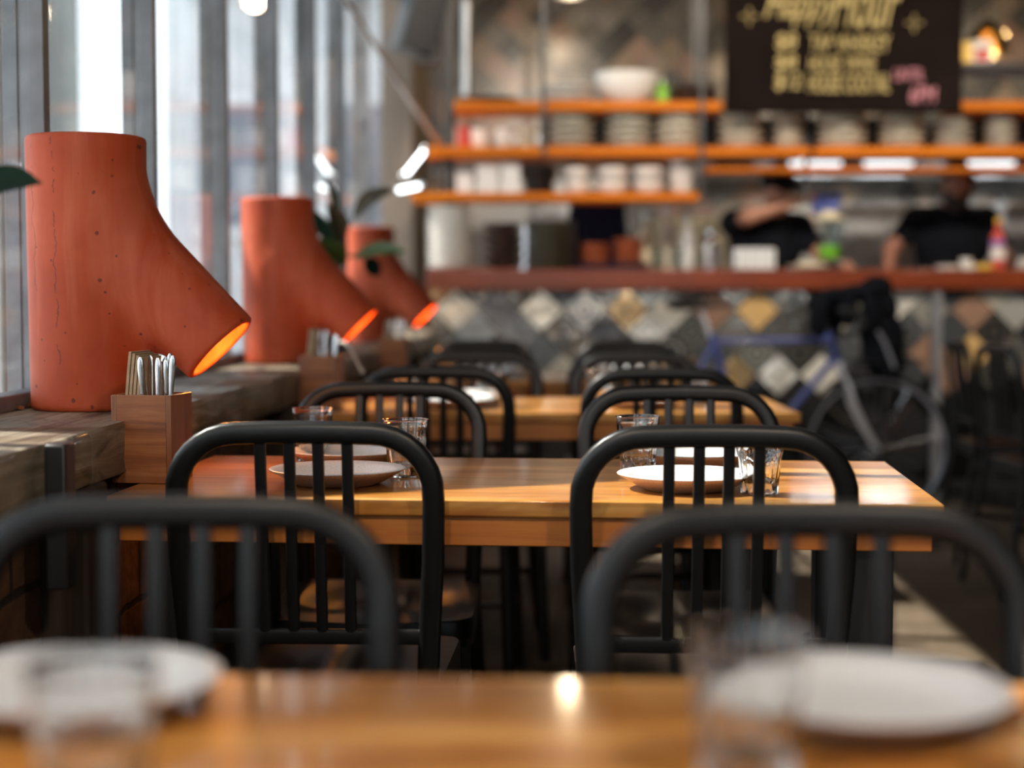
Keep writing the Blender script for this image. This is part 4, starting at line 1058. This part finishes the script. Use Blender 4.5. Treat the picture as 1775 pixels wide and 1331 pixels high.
# ------------------------------------------------------------ kitchen behind
t = empty('kitchen_bench', (2.0, 10.3, 0))
obj('worktop', G().box((0, 0, .9), (4.9, .7, .04)), 'brushed', t, bev=.004); obj('bench_body', G().box((0, .03, .44), (4.8, .6, .88)), 'warm_wall', t, smooth=0)
obj('upstand', G().box((0, .34, 1.02), (4.9, .02, .2)), 'brushed', t, smooth=0); tag(t, 'long stainless kitchen bench behind the bartenders', 'bench')
def fridge(x0, x1, z1, lab, mat='brushed', z0=.921):
    t = empty('kitchen_cabinet', ((x0+x1)/2, 10.35, z0)); w = x1-x0; h = z1-z0
    obj('cabinet_body', G().box((0, 0, h/2), (w, .5, h)), mat, t, bev=.004)
    for s_ in (-1, 1):
        d = obj('door', G().box((s_*w/4, -.262, h/2), (w/2-.02, .02, h-.04)), mat, t, bev=.003); obj('handle', G().box((s_*.03, -.285, h/2), (.014, .02, h*.4)), 'chrome', d)
    return tag(t, lab, 'cabinet')
fridge(.9, 1.55, 1.52, 'cream kitchen cabinet behind the left bartender', 'cream_plastic'); fridge(2.02, 2.62, 1.60, 'stainless kitchen cabinet behind the blender', 'brushed'); fridge(3.05, 3.9, 1.62, 'stainless kitchen cabinet right of the bearded bartender', 'brushed')
fridge(-.3, .6, 1.75, 'white kitchen cabinet behind the crockery at left', 'white_plastic')
tag(obj('wall_shelf', G().box((2.4, 10.75, 1.83), (4.2, .36, .03)), 'brushed', bev=.003), 'long stainless wall shelf at the back of the kitchen', 'shelf')
for i, (x, w, h) in enumerate(((1.2, .14, .1), (1.65, .1, .12), (2.75, .13, .09), (3.25, .1, .13), (3.6, .12, .1))):
    t = empty('saucepan', (x, 10.72, 1.8455)); obj('pan_body', G().lathe([(.0001, 0), (w, 0), (w, h), (w*.95, h), (w*.94, .006), (.0001, .006)], 24), 'brushed', t); obj('handle', G().bar((w*.98, 0, h*.8), (w+.14, -.03, h*.85), .02, .01), 'black_metal', t)
    tag(t, 'steel saucepan on the kitchen wall shelf, %s from the left' % ['first', 'second', 'third', 'fourth', 'fifth'][i], 'pan', 'saucepans on the wall shelf')
def striplight(x, y, z, w, lab, power, h=.075, col=(.92, .97, 1)):
    t = empty('strip_light', (x, y, z)); obj('housing', G().box((0, .02, .035), (w+.04, .1, .03)), 'white_plastic', t, bev=.003)
    obj('tube', G().cyl((-w/2, 0, 0), (w/2, 0, 0), h/2), 'strip_tube', t)
    l = bpy.data.lights.new('tube_glow', 'AREA'); l.shape = 'RECTANGLE'; l.size = w; l.size_y = .06; l.energy = power; l.color = col
    lo = bpy.data.objects.new('tube_glow', l); COL.objects.link(lo); lo.parent = t; lo.location = (0, -.01, -h/2-.004)
    return tag(t, lab, 'light', 'strip lights at the back of the kitchen')
for i, (x, w) in enumerate(((1.95, .32), (2.42, .3), (3.05, .34), (3.55, .3))):
    striplight(x, 10.45, 1.905, w, 'white strip light under the kitchen hood, %s from the left' % ['first', 'second', 'third', 'fourth'][i], 7)
t = empty('extractor_hood', (2.2, 10.45, 1.96)); obj('hood_canopy', G().box((0, .05, .0+.06), (4.4, .55, .06)), 'brushed', t, bev=.004); obj('grease_filter', G().box((0, .05, .02), (4.2, .45, .015)), 'brushed', t, smooth=0)
tag(t, 'shallow stainless hood carrying the strip lights across the kitchen back', 'extractor hood')
# pendants
def pendant(x, y, z, mat, label, power, r=.09, col=(1, .74, .48), cat='pendant lamp'):
    t = empty('pendant_lamp', (x, y, z))
    obj('lamp_shade', G().lathe([(.02, r*1.5), (.03, r*1.45), (r*.8, r*.9), (r, 0), (r*.97, 0), (r*.77, r*.85), (.02, r*1.4)], 28), mat, t)
    obj('bulb', G().ball((0, 0, r*.35), r*.3), 'amber_glow', t); obj('cord', G().cyl((0, 0, r*1.5), (0, 0, 3.3-z), .004), 'black_metal', t)
    l = bpy.data.lights.new('pendant_light', 'POINT'); l.energy = power; l.color = col; l.shadow_soft_size = .05
    lo = bpy.data.objects.new('pendant_light', l); COL.objects.link(lo); lo.parent = t; lo.location = (0, 0, -.02)
    return tag(t, label, cat)
pendant(2.62, 9.0, 2.36, 'amber_glass', 'glowing amber pendant lamp at the top right corner', 14, .13)
pendant(.35, 9.9, 2.85, 'black_metal', 'unseen pendant lamp added to light the left part of the kitchen', 14, .1)  # the three black pendants are added kitchen light, out of view
pendant(1.6, 9.6, 2.75, 'black_metal', 'unseen pendant lamp added behind the chalkboard to light the kitchen', 9, .1)
pendant(3.3, 9.9, 2.85, 'black_metal', 'unseen pendant lamp added to light the right part of the kitchen', 12, .1)
# unseen ceiling spots added to brighten the shelves and bar
def spot(x, y, tx, ty, tz, power, label, col=(1, .86, .70)):
    t = empty('fill_spotlight', (x, y, 3.17)); obj('mount', G().cyl((0, 0, .05), (0, 0, .13), .03), 'black_metal', t)
    d = (Vector((tx, ty, tz))-Vector((x, y, 3.17))).normalized()
    obj('lamp_head', G().tube([-d*.08, d*.05], [.045, .055], 20), 'black_metal', t)
    l = bpy.data.lights.new('fill_spot_light', 'SPOT'); l.energy = power; l.spot_size = .95; l.spot_blend = .6; l.color = col; l.shadow_soft_size = .05
    lo = bpy.data.objects.new('fill_spot_light', l); COL.objects.link(lo); lo.parent = t; lo.location = d*.07; lo.rotation_euler = (-d).to_track_quat('Z', 'Y').to_euler()
    return tag(t, label, 'spotlight', 'added ceiling spotlights lighting the shelves')
for i, x in enumerate((.2, 1.5, 2.8)): spot(x, 5.0, x+.1, 8.2, 1.6, 270, 'added ceiling spotlight lighting the shelves, %s from the left' % ['first', 'second', 'third'][i])
pendant(-.35, .15, 2.2, 'black_metal', 'warm fill lamp added above the camera on the window side', 55, .12, (1, .83, .64))  # this pair is out of view, added as warm frontal fill
pendant(.75, .15, 2.2, 'black_metal', 'warm fill lamp added above the camera on the room side', 55, .12, (1, .83, .64))
# dark speaker hanging at the corner
t = empty('speaker', (-.42, 7.75, 2.42)); obj('casing', G().box((0, 0, 0), (.17, .30, .48), R=Matrix.Rotation(.28, 3, 'Y') @ Matrix.Rotation(.3, 3, 'Z')), 'black_metal', t, bev=.01)
obj('bracket', G().cyl((0, .05, .1), (.08, .3, .3), .015), 'black_metal', t); obj('lower_lip', G().box((.03, -.03, -.28), (.12, .18, .02)), 'black_metal', t); tag(t, 'tilted black speaker box hanging at the window end of the shelves', 'speaker')
# short tube lamps in the window corner
for i, (a, b) in enumerate((((735, 262), (703, 302)), ((690, 330), (728, 322)))):
    A, B = px(*a, 7.8), px(*b, 7.8); t = empty('tube_lamp', tuple((A+B)/2)); c = (A+B)/2
    obj('tube', G().cyl(A-c, B-c, .010), 'tube_light', t); g = G(); d = (B-A).normalized(); g.cyl(A-c-d*.02, A-c, .017); g.cyl(B-c, B-c+d*.02, .017); obj('end_cap', g, 'brushed', t); obj('bracket', G().cyl((0, 0, 0), Vector((-.335, 8.2, c.z+.05))-c, .006), 'black_metal', t)
    tag(t, ['slanting bright tube lamp in the window corner beside the shelves', 'level bright tube lamp in the window corner below the slanting one'][i], 'lamp')
# ------------------------------------------------------------ bicycle leaning on the bar
BYC = 7.35
def bk(x, y, dy=0): return px(x, y, BYC)+Vector((0, dy, 0))
t = empty('bicycle', tuple(Vector((bk(1328, 760).x, BYC, 0)))); T0 = t.location.copy()
q = lambda x, y, dy=0: bk(x, y, dy)-T0
WR = .345
FA = Vector((bk(1520, 760).x, BYC, WR))-T0; RA = Vector((bk(1133, 760).x, BYC, WR))-T0
HT, HB = q(1438, 575), q(1453, 628); STt = q(1233, 585); BB = Vector((q(1298, 770).x, 0, .29))
g = G()
g.tube([HT, HB], .019, 12); g.tube([STt+Vector((0, 0, .02)), BB], .0155, 12)
g.tube([q(1234, 592), HT+(HB-HT)*.25], .0145, 12); g.tube([HB+(HT-HB)*.2, BB], .0165, 12)
for s_ in (-1, 1):
    g.tube([q(1236, 600)+Vector((0, s_*.015, 0)), RA+Vector((0, s_*.06, 0))], .008, 8); g.tube([BB+Vector((0, s_*.03, 0)), RA+Vector((0, s_*.06, 0))], .009, 8)
g.cyl(BB+Vector((0, -.035, 0)), BB+Vector((0, .035, 0)), .022)
obj('frame', g, 'blue_paint', t)
g = G(); c1 = HB+(FA-HB)*.5+Vector((-.015, 0, -.0))
for s_ in (-1, 1): g.tube([HB+Vector((.002, s_*.03, -.015)), HB+(FA-HB)*.3+Vector((-.008, s_*.05, 0)), c1+Vector((-.006, s_*.055, 0)), HB+(FA-HB)*.8+Vector((-.012, s_*.055, 0)), FA+Vector((0, s_*.055, 0))], [.013, .0125, .011, .009, .0075], 10)
g.tube([HB+Vector((0, -.035, -.01)), HB+Vector((0, .035, -.01))], .016, 10)
obj('fork', g, 'satin_chrome', t)
g = G(); g.tube([HT, HT+Vector((-.018, 0, .07)), HT+Vector((.02, 0, .10))], .014, 10); g.tube([HT+Vector((.02, -.22, .10)), HT+Vector((.02, 0, .10)), HT+Vector((.02, .22, .10))], .0125, 10)
for s_ in (-1, 1): g.tube([HT+Vector((.02, s_*.22, .10)), HT+Vector((.09, s_*.22, .09)), HT+Vector((.11, s_*.22, .04)), HT+Vector((.07, s_*.22, -.0)), HT+Vector((.0, s_*.22, -.01))], .0125, 10)
obj('handlebar', g, 'rubber', t)
g = G(); g.tube([STt, q(1215, 536)], .0125, 10); obj('seat_post', g, 'satin_chrome', t)
s = SDF((-.17, -.09, -.05), (.17, .09, .05), .006); s.cone((-.10, 0, 0), (.13, 0, .0), .062, .02, 0, squash=(1, 1, .38)); s.ell((-.11, 0, .01), (.05, .078, .024), .02)
o = s.mesh('saddle', 'rubber', t); o.location = q(1217, 529)
def wheel(c, nm):
    w = empty('wheel', c); w.parent = t
    def ring(r, k, n=72): return [(r*math.cos(2*PI*i/n), 0, r*math.sin(2*PI*i/n)) for i in range(n)]
    obj('tyre', G().tube(ring(WR-.014, 0), .0145, 10, closed=True), 'rubber', w)
    obj('rim', G().tube(ring(WR-.033, 0), 1, closed=True, sec=rrsec(8, .7, .008, .010), fixed=None), 'grey_rim', w)
    obj('hub', G().cyl((0, -.05, 0), (0, .05, 0), .018), 'chrome', w)
    sp = None
    for i in range(28):
        a = 2*PI*i/28
        if sp is None: sp = obj('spoke', G().cyl((.017, .03, .0), (WR-.035, 0, .06), .0011, n=5), 'chrome', w, smooth=0); o = sp
        else: o = sp.copy(); COL.objects.link(o); o.parent = w
        o.rotation_euler = (PI if i % 2 else 0, a, 0)
    return w
wheel(FA, 'front'); wheel(RA, 'rear')
g = G(); g.lathe([(.085, -.002), (.092, 0), (.085, .002)], 36, M_=Matrix.Rotation(PI/2, 4, 'X')); 
for i in range(5):
    a = 2*PI*i/5; g.bar((0, 0, 0), (.088*math.cos(a), 0, .088*math.sin(a)), .012, .004, (0, 1, 0))
o = obj('chainring', g, 'satin_chrome', t); o.location = BB+Vector((0, -.045, 0))
for s_, a in ((-1, .5), (1, .5+PI)):
    e = BB+Vector((.17*math.cos(a), s_*.06, .17*math.sin(a))); g = G(); g.tube([BB+Vector((0, s_*.06, 0)), e], .009, 8); cr = obj('crank', g, 'satin_chrome', t)
    obj('pedal', G().box(e+Vector((0, s_*.05, 0)), (.09, .08, .02)), 'rubber', cr, bev=.004)
g = G(); a, b = FA+Vector((0, -.07, 0)), FA+Vector((.02, -.07, .36))
for s_ in (-1, 1): g.tube([FA+Vector((0, s_*.065, .01)), FA+Vector((.03, s_*.09, .40))], .004, 6); g.tube([FA+Vector((-.13, s_*.09, .40)), FA+Vector((.2, s_*.09, .40))], .005, 6)
for k in range(4): g.tube([FA+Vector((-.13+.11*k, -.09, .40)), FA+Vector((-.13+.11*k, .09, .40))], .005, 6)
obj('front_rack', g, 'black_metal', t)
g = G(); pts = [FA+Vector(((WR+.02)*math.cos(a_), 0, (WR+.02)*math.sin(a_))) for a_ in [math.radians(70+10*i) for i in range(11)]]
g.tube(pts, 1, sec=rrsec(8, .7, .025, .002), fixed=(0, 1, 0)); obj('mudguard', g, 'rubber', t)
tag(t, 'blue bicycle with chrome fork leaning against the tiled bar front', 'bicycle')
# jacket and bag on the handlebar
def blob(name, mat, lo, hi, h, prims, origin, parent=None):
    s = SDF(lo, hi, h)
    for p in prims:
        if len(p) == 3: s.ell(p[0], p[1], p[2])
        else: s.cone(p[0], p[1], p[2], p[3], p[4])
    o = s.mesh(name, mat, parent, origin); o.location = origin; return o
def P_(x, y, dy=0): return tuple(px(x, y, BYC+dy))
c = px(1480, 545, BYC)
o = blob('draped_jacket', 'black_cloth', (c.x-.32, BYC-.3, c.z-.2), (c.x+.3, BYC+.25, c.z+.25), .009, [
    (P_(1425, 528), (.075, .11, .05), .03), (P_(1450, 512, -.04), (.08, .12, .04), .02), (P_(1490, 508), (.09, .13, .045), .02), (P_(1520, 498, .02), (.07, .10, .055), .02),
    (P_(1418, 555, -.12), (.045, .035, .08), .02), (P_(1470, 540, -.13), (.05, .03, .07), .015), (P_(1510, 545, -.12), (.05, .03, .09), .015), (P_(1535, 535, .0), (.055, .1, .08), .02), (P_(1440, 560, .11), (.05, .03, .09), .02)], tuple(c))
tag(o, 'black and navy jacket draped over the bicycle handlebar', 'jacket')
t = empty('pannier_bag', tuple(px(1530, 590, BYC)))
o = blob('bag_body', 'black_cloth', (-.2, -.16, -.22), (.2, .16, .2), .009, [((0, 0, -.02), (.10, .105, .15), .02), ((-.02, 0, .06), (.10, .1, .07), .03), ((.03, 0, -.10), (.075, .1, .07), .03)], (0, 0, 0), t)
o.location = (0, 0, 0); o = obj('bag_strap', G().tube([(-.08, -.1, .1), (-.02, -.115, .0), (.03, -.11, -.12)], .008, 8), 'grey_rim', t)
tag(t, 'black pannier bag hanging in front of the bicycle handlebar', 'bag')

# ------------------------------------------------------------ people
def hand(s, w, d, up, k=.004, sc=1.0, curl=.35, side=1):
    """wrist w, direction d, palm normal up"""
    d = Vector(d).normalized(); u = Vector(up); u = (u-d*d.dot(u)).normalized(); l = d.cross(u)*side; w = Vector(w)
    pc = w+d*.05*sc
    for a in (-.027, -.009, .009, .027): s.cone(w+d*.012*sc+l*a*.6, w+d*.085*sc+l*a, .013, .0115, .01)
    for a, L in ((-.030, .058), (-.0105, .072), (.0105, .078), (.030, .068)):
        b = w+d*.088*sc+l*a; m = b+d*L*.45*sc-u*L*curl*.3; e = m+d*L*.38*sc-u*L*curl*.75
        s.cone(b, m, .0088, .0082, k); s.cone(m, e, .0082, .0070, k)
    b = w+d*.025*sc+l*.028; m = b+d*.03+l*.028-u*.012; e = m+d*.030+l*.008-u*.012
    s.cone(b, m, .0125, .0105, .008); s.cone(m, e, .0102, .0085, k)
def person(loc, pose, skin, label):
    t = empty('person', loc)
    P = {k: Vector(v) for k, v in pose.items() if isinstance(v, tuple)}
    hd, ft = P['head'], P['look'].normalized(); up = P['up'].normalized(); rt = ft.cross(up).normalized()   # rt: the person's right is -X when facing -Y
    h = .0075
    lo = (-.52, -.52, -.01); hi = (.52, .34, 1.86)
    s = SDF(lo, hi, h)
    pel, ch, nk = P['pelvis'], P['chest'], P['neck']
    s.cone(pel, ch, .125, .145, .04, squash=(1.18, .82, 1)); s.cone(ch, nk-Vector((0, 0, .04)), .13, .07, .05, squash=(1.2, .8, 1))
    s.cone(nk-Vector((0, 0, .05)), hd-up*.06, .056, .052, .03)
    for sd_ in 'lr':
        sh, el, wr = P['sh'+sd_], P['el'+sd_], P['wr'+sd_]
        s.cone(nk-Vector((0, 0, .045)), sh, .05, .058, .04); s.cone(sh, el, .052, .042, .02); s.cone(el, wr, .043, .027, .012)
        hand(s, wr, P['hd'+sd_], P['hn'+sd_], side=1 if sd_ == 'l' else -1, curl=.5)
        hp, kn, an = P['hp'+sd_], P['kn'+sd_], P['an'+sd_]
        s.cone(hp, kn, .085, .056, .03); s.cone(kn, an, .056, .036, .02); s.cone(an-Vector((0, 0, .02)), an+Vector((0, -.15, -.045)), .04, .03, .02)
    # head
    s.ell(hd+up*.02, (.078, .095, .10), .01); s.cone(hd-up*.02+ft*.02, hd-up*.085+ft*.045, .066, .034, .03)
    s.cone(hd+up*.01+ft*.085, hd-up*.025+ft*.105, .009, .014, .010)      # nose
    s.ell(hd-up*.055+ft*.083, (.024, .012, .010), .006)                  # lips
    for e in (-1, 1):
        s.ell(hd-up*.01+rt*e*.078, (.012, .02, .032), .006); s.cone(hd+up*.032+rt*e*.014+ft*.080, hd+up*.034+rt*e*.05+ft*.066, .009, .007, .008)
        s.ell(hd+up*.006+rt*e*.031+ft*.093, (.017, .012, .012), .006, sub=True)
    s.mesh('body', skin, t)
    for e in (-1, 1):
        c = hd+up*.006+rt*e*.031+ft*.073; g = G(); g.ball(c, .012); ey = obj('eye', g, 'eye_white', t); obj('iris', G().ball(c+ft*.009, .0055), 'hair', ey)
    # shirt
    s = SDF(lo, hi, .009)
    s.cone(pel+Vector((0, 0, -.06)), ch, .142, .163, .04, squash=(1.18, .85, 1)); s.cone(ch, nk-Vector((0, 0, .055)), .148, .085, .05, squash=(1.22, .85, 1))
    for sd_ in 'lr':
        sh, el = P['sh'+sd_], P['el'+sd_]; s.cone(nk-Vector((0, 0, .065)), sh, .065, .073, .04); s.cone(sh, sh+(el-sh)*.72, .07, .062, .03, flat=.008)
    s.cone(nk-Vector((0, 0, .03)), nk+Vector((0, 0, .1)), .067, .08, .01, sub=True)
    s.mesh('t_shirt', 'black_cloth', t)
    s = SDF(lo, (.52, .34, 1.1), .011)
    for sd_ in 'lr':
        hp, kn, an = P['hp'+sd_], P['kn'+sd_], P['an'+sd_]; s.cone(hp, kn, .10, .072, .03); s.cone(kn, an+Vector((0, 0, .02)), .072, .058, .02)
    s.cone(pel-Vector((.05, 0, .02)), pel+Vector((.05, 0, -.02)), .135, .135, .04, squash=(1, .85, 1)); s.mesh('trousers', 'black_cloth', t)
    for sd_ in 'lr':
        an = P['an'+sd_]; s2 = SDF(an-Vector((.08, .25, .1)), an+Vector((.08, .1, .1)), .008); s2.cone(an-Vector((0, -.01, .03)), an+Vector((0, -.16, -.045)), .05, .038, .02); s2.mesh('shoe', 'rubber', t)
    # hair
    s = SDF(hd-Vector((.15, .15, .17)), hd+Vector((.15, .17, .22)), .006)
    s.ell(hd+up*.035-ft*.012, (.088, .102, .103), .01)
    if 'bun' in pose: s.ell(hd+up*.135-ft*.02, (.042, .042, .036), .02)
    s.cone(hd-up*.02+ft*.055, hd-up*.03+ft*.15, .088, .088, .01, sub=True); s.cone(hd+up*.0+ft*.06, hd+up*.03+ft*.15, .068, .068, .01, sub=True)
    s.cone(hd-up*.20-ft*.0, hd-up*.11, .13, .085, .01, sub=True)
    s.mesh('hair', 'hair', t)
    if 'beard' in pose:
        s = SDF(hd-Vector((.15, .17, .2)), hd+Vector((.15, .15, .1)), .0055)
        s.cone(hd-up*.045+ft*.03, hd-up*.105+ft*.055, .066, .043, .02); s.cone(hd-up*.03+ft*.02, hd-up*.055+ft*.03, .076, .07, .01)
        s.ell(hd+up*.02+ft*.10, (.06, .06, .052), .01, sub=True); s.ell(hd-up*.054+ft*.115, (.021, .03, .008), .004, sub=True)
        s.mesh('beard', 'hair', t)
    if 'cap' in pose:
        s = SDF(hd-Vector((.2, .24, .12)), hd+Vector((.2, .2, .24)), .007)
        s.ell(hd+up*.06-ft*.005, (.093, .106, .085), .01); s.cone(hd+up*.055+ft*.06, hd+up*.045+ft*.135, .068, .055, .015, squash=(1, 1, .16))
        s.cone(hd-up*.1, hd+up*.012, .16, .16, 0, sub=True, flat=.003); s.mesh('cap', 'black_cloth', t)
    return tag(t, label, 'person')
L_ = dict(hpl=(.09, 0, .92), hpr=(-.09, 0, .92), knl=(.10, -.02, .50), knr=(-.10, -.02, .50), anl=(.11, .02, .085), anr=(-.11, .02, .085), pelvis=(0, 0, .98))
p2 = dict(L_, chest=(0, -.01, 1.32), neck=(.0, -.02, 1.52), head=(.015, -.06, 1.625), look=(-.18, -.95, -.28), up=(.0, -.26, .96),
    shr=(-.185, -.01, 1.455), elr=(-.335, -.04, 1.29), wrr=(-.375, -.13, 1.10), hdr=(.05, -.3, -1), hnr=(-1, 0, 0),
    shl=(.185, -.01, 1.455), ell=(.27, -.10, 1.22), wrl=(.20, -.25, 1.215), hdl=(-.4, -.8, -.35), hnl=(0, 0, 1), bun=1, beard=1)
person((X_(1645, 8.82), 8.82, 0), p2, 'skin_tan', 'bearded bartender with hair tied up, black t-shirt, looking down behind the bar')
p1 = dict(L_, chest=(.0, -.01, 1.31), neck=(.02, -.03, 1.49), head=(.05, -.075, 1.60), look=(.25, -.9, -.35), up=(.1, -.3, .95),
    shr=(-.18, -.03, 1.43), elr=(-.13, -.30, 1.455), wrr=(.115, -.335, 1.535), hdr=(1, -.05, .25), hnr=(0, -.6, 1),
    shl=(.18, -.0, 1.42), ell=(.30, -.10, 1.24), wrl=(.33, -.30, 1.20), hdl=(.2, -1, 0), hnl=(-.4, 0, 1), cap=1)
o = person((X_(1325, 8.82), 8.82, 0), p1, 'skin', 'bartender in dark cap and black t-shirt, forearm raised across the face')
w = Vector((X_(1325, 8.82), 8.82, 0))+Vector((.24, -.34, 1.54))
o = blob('cleaning_cloth', 'blue_cloth', (-.14, -.1, -.12), (.14, .1, .1), .007, [((0, 0, 0), (.06, .045, .03), .02), ((.05, -.01, -.03), (.045, .03, .04), .02), ((-.02, .01, -.04), (.03, .03, .04), .015), ((.08, 0, .01), (.03, .03, .025), .015)], (0, 0, 0))
o.location = w; tag(o, 'blue cloth held in the raised hand of the capped bartender', 'cloth')
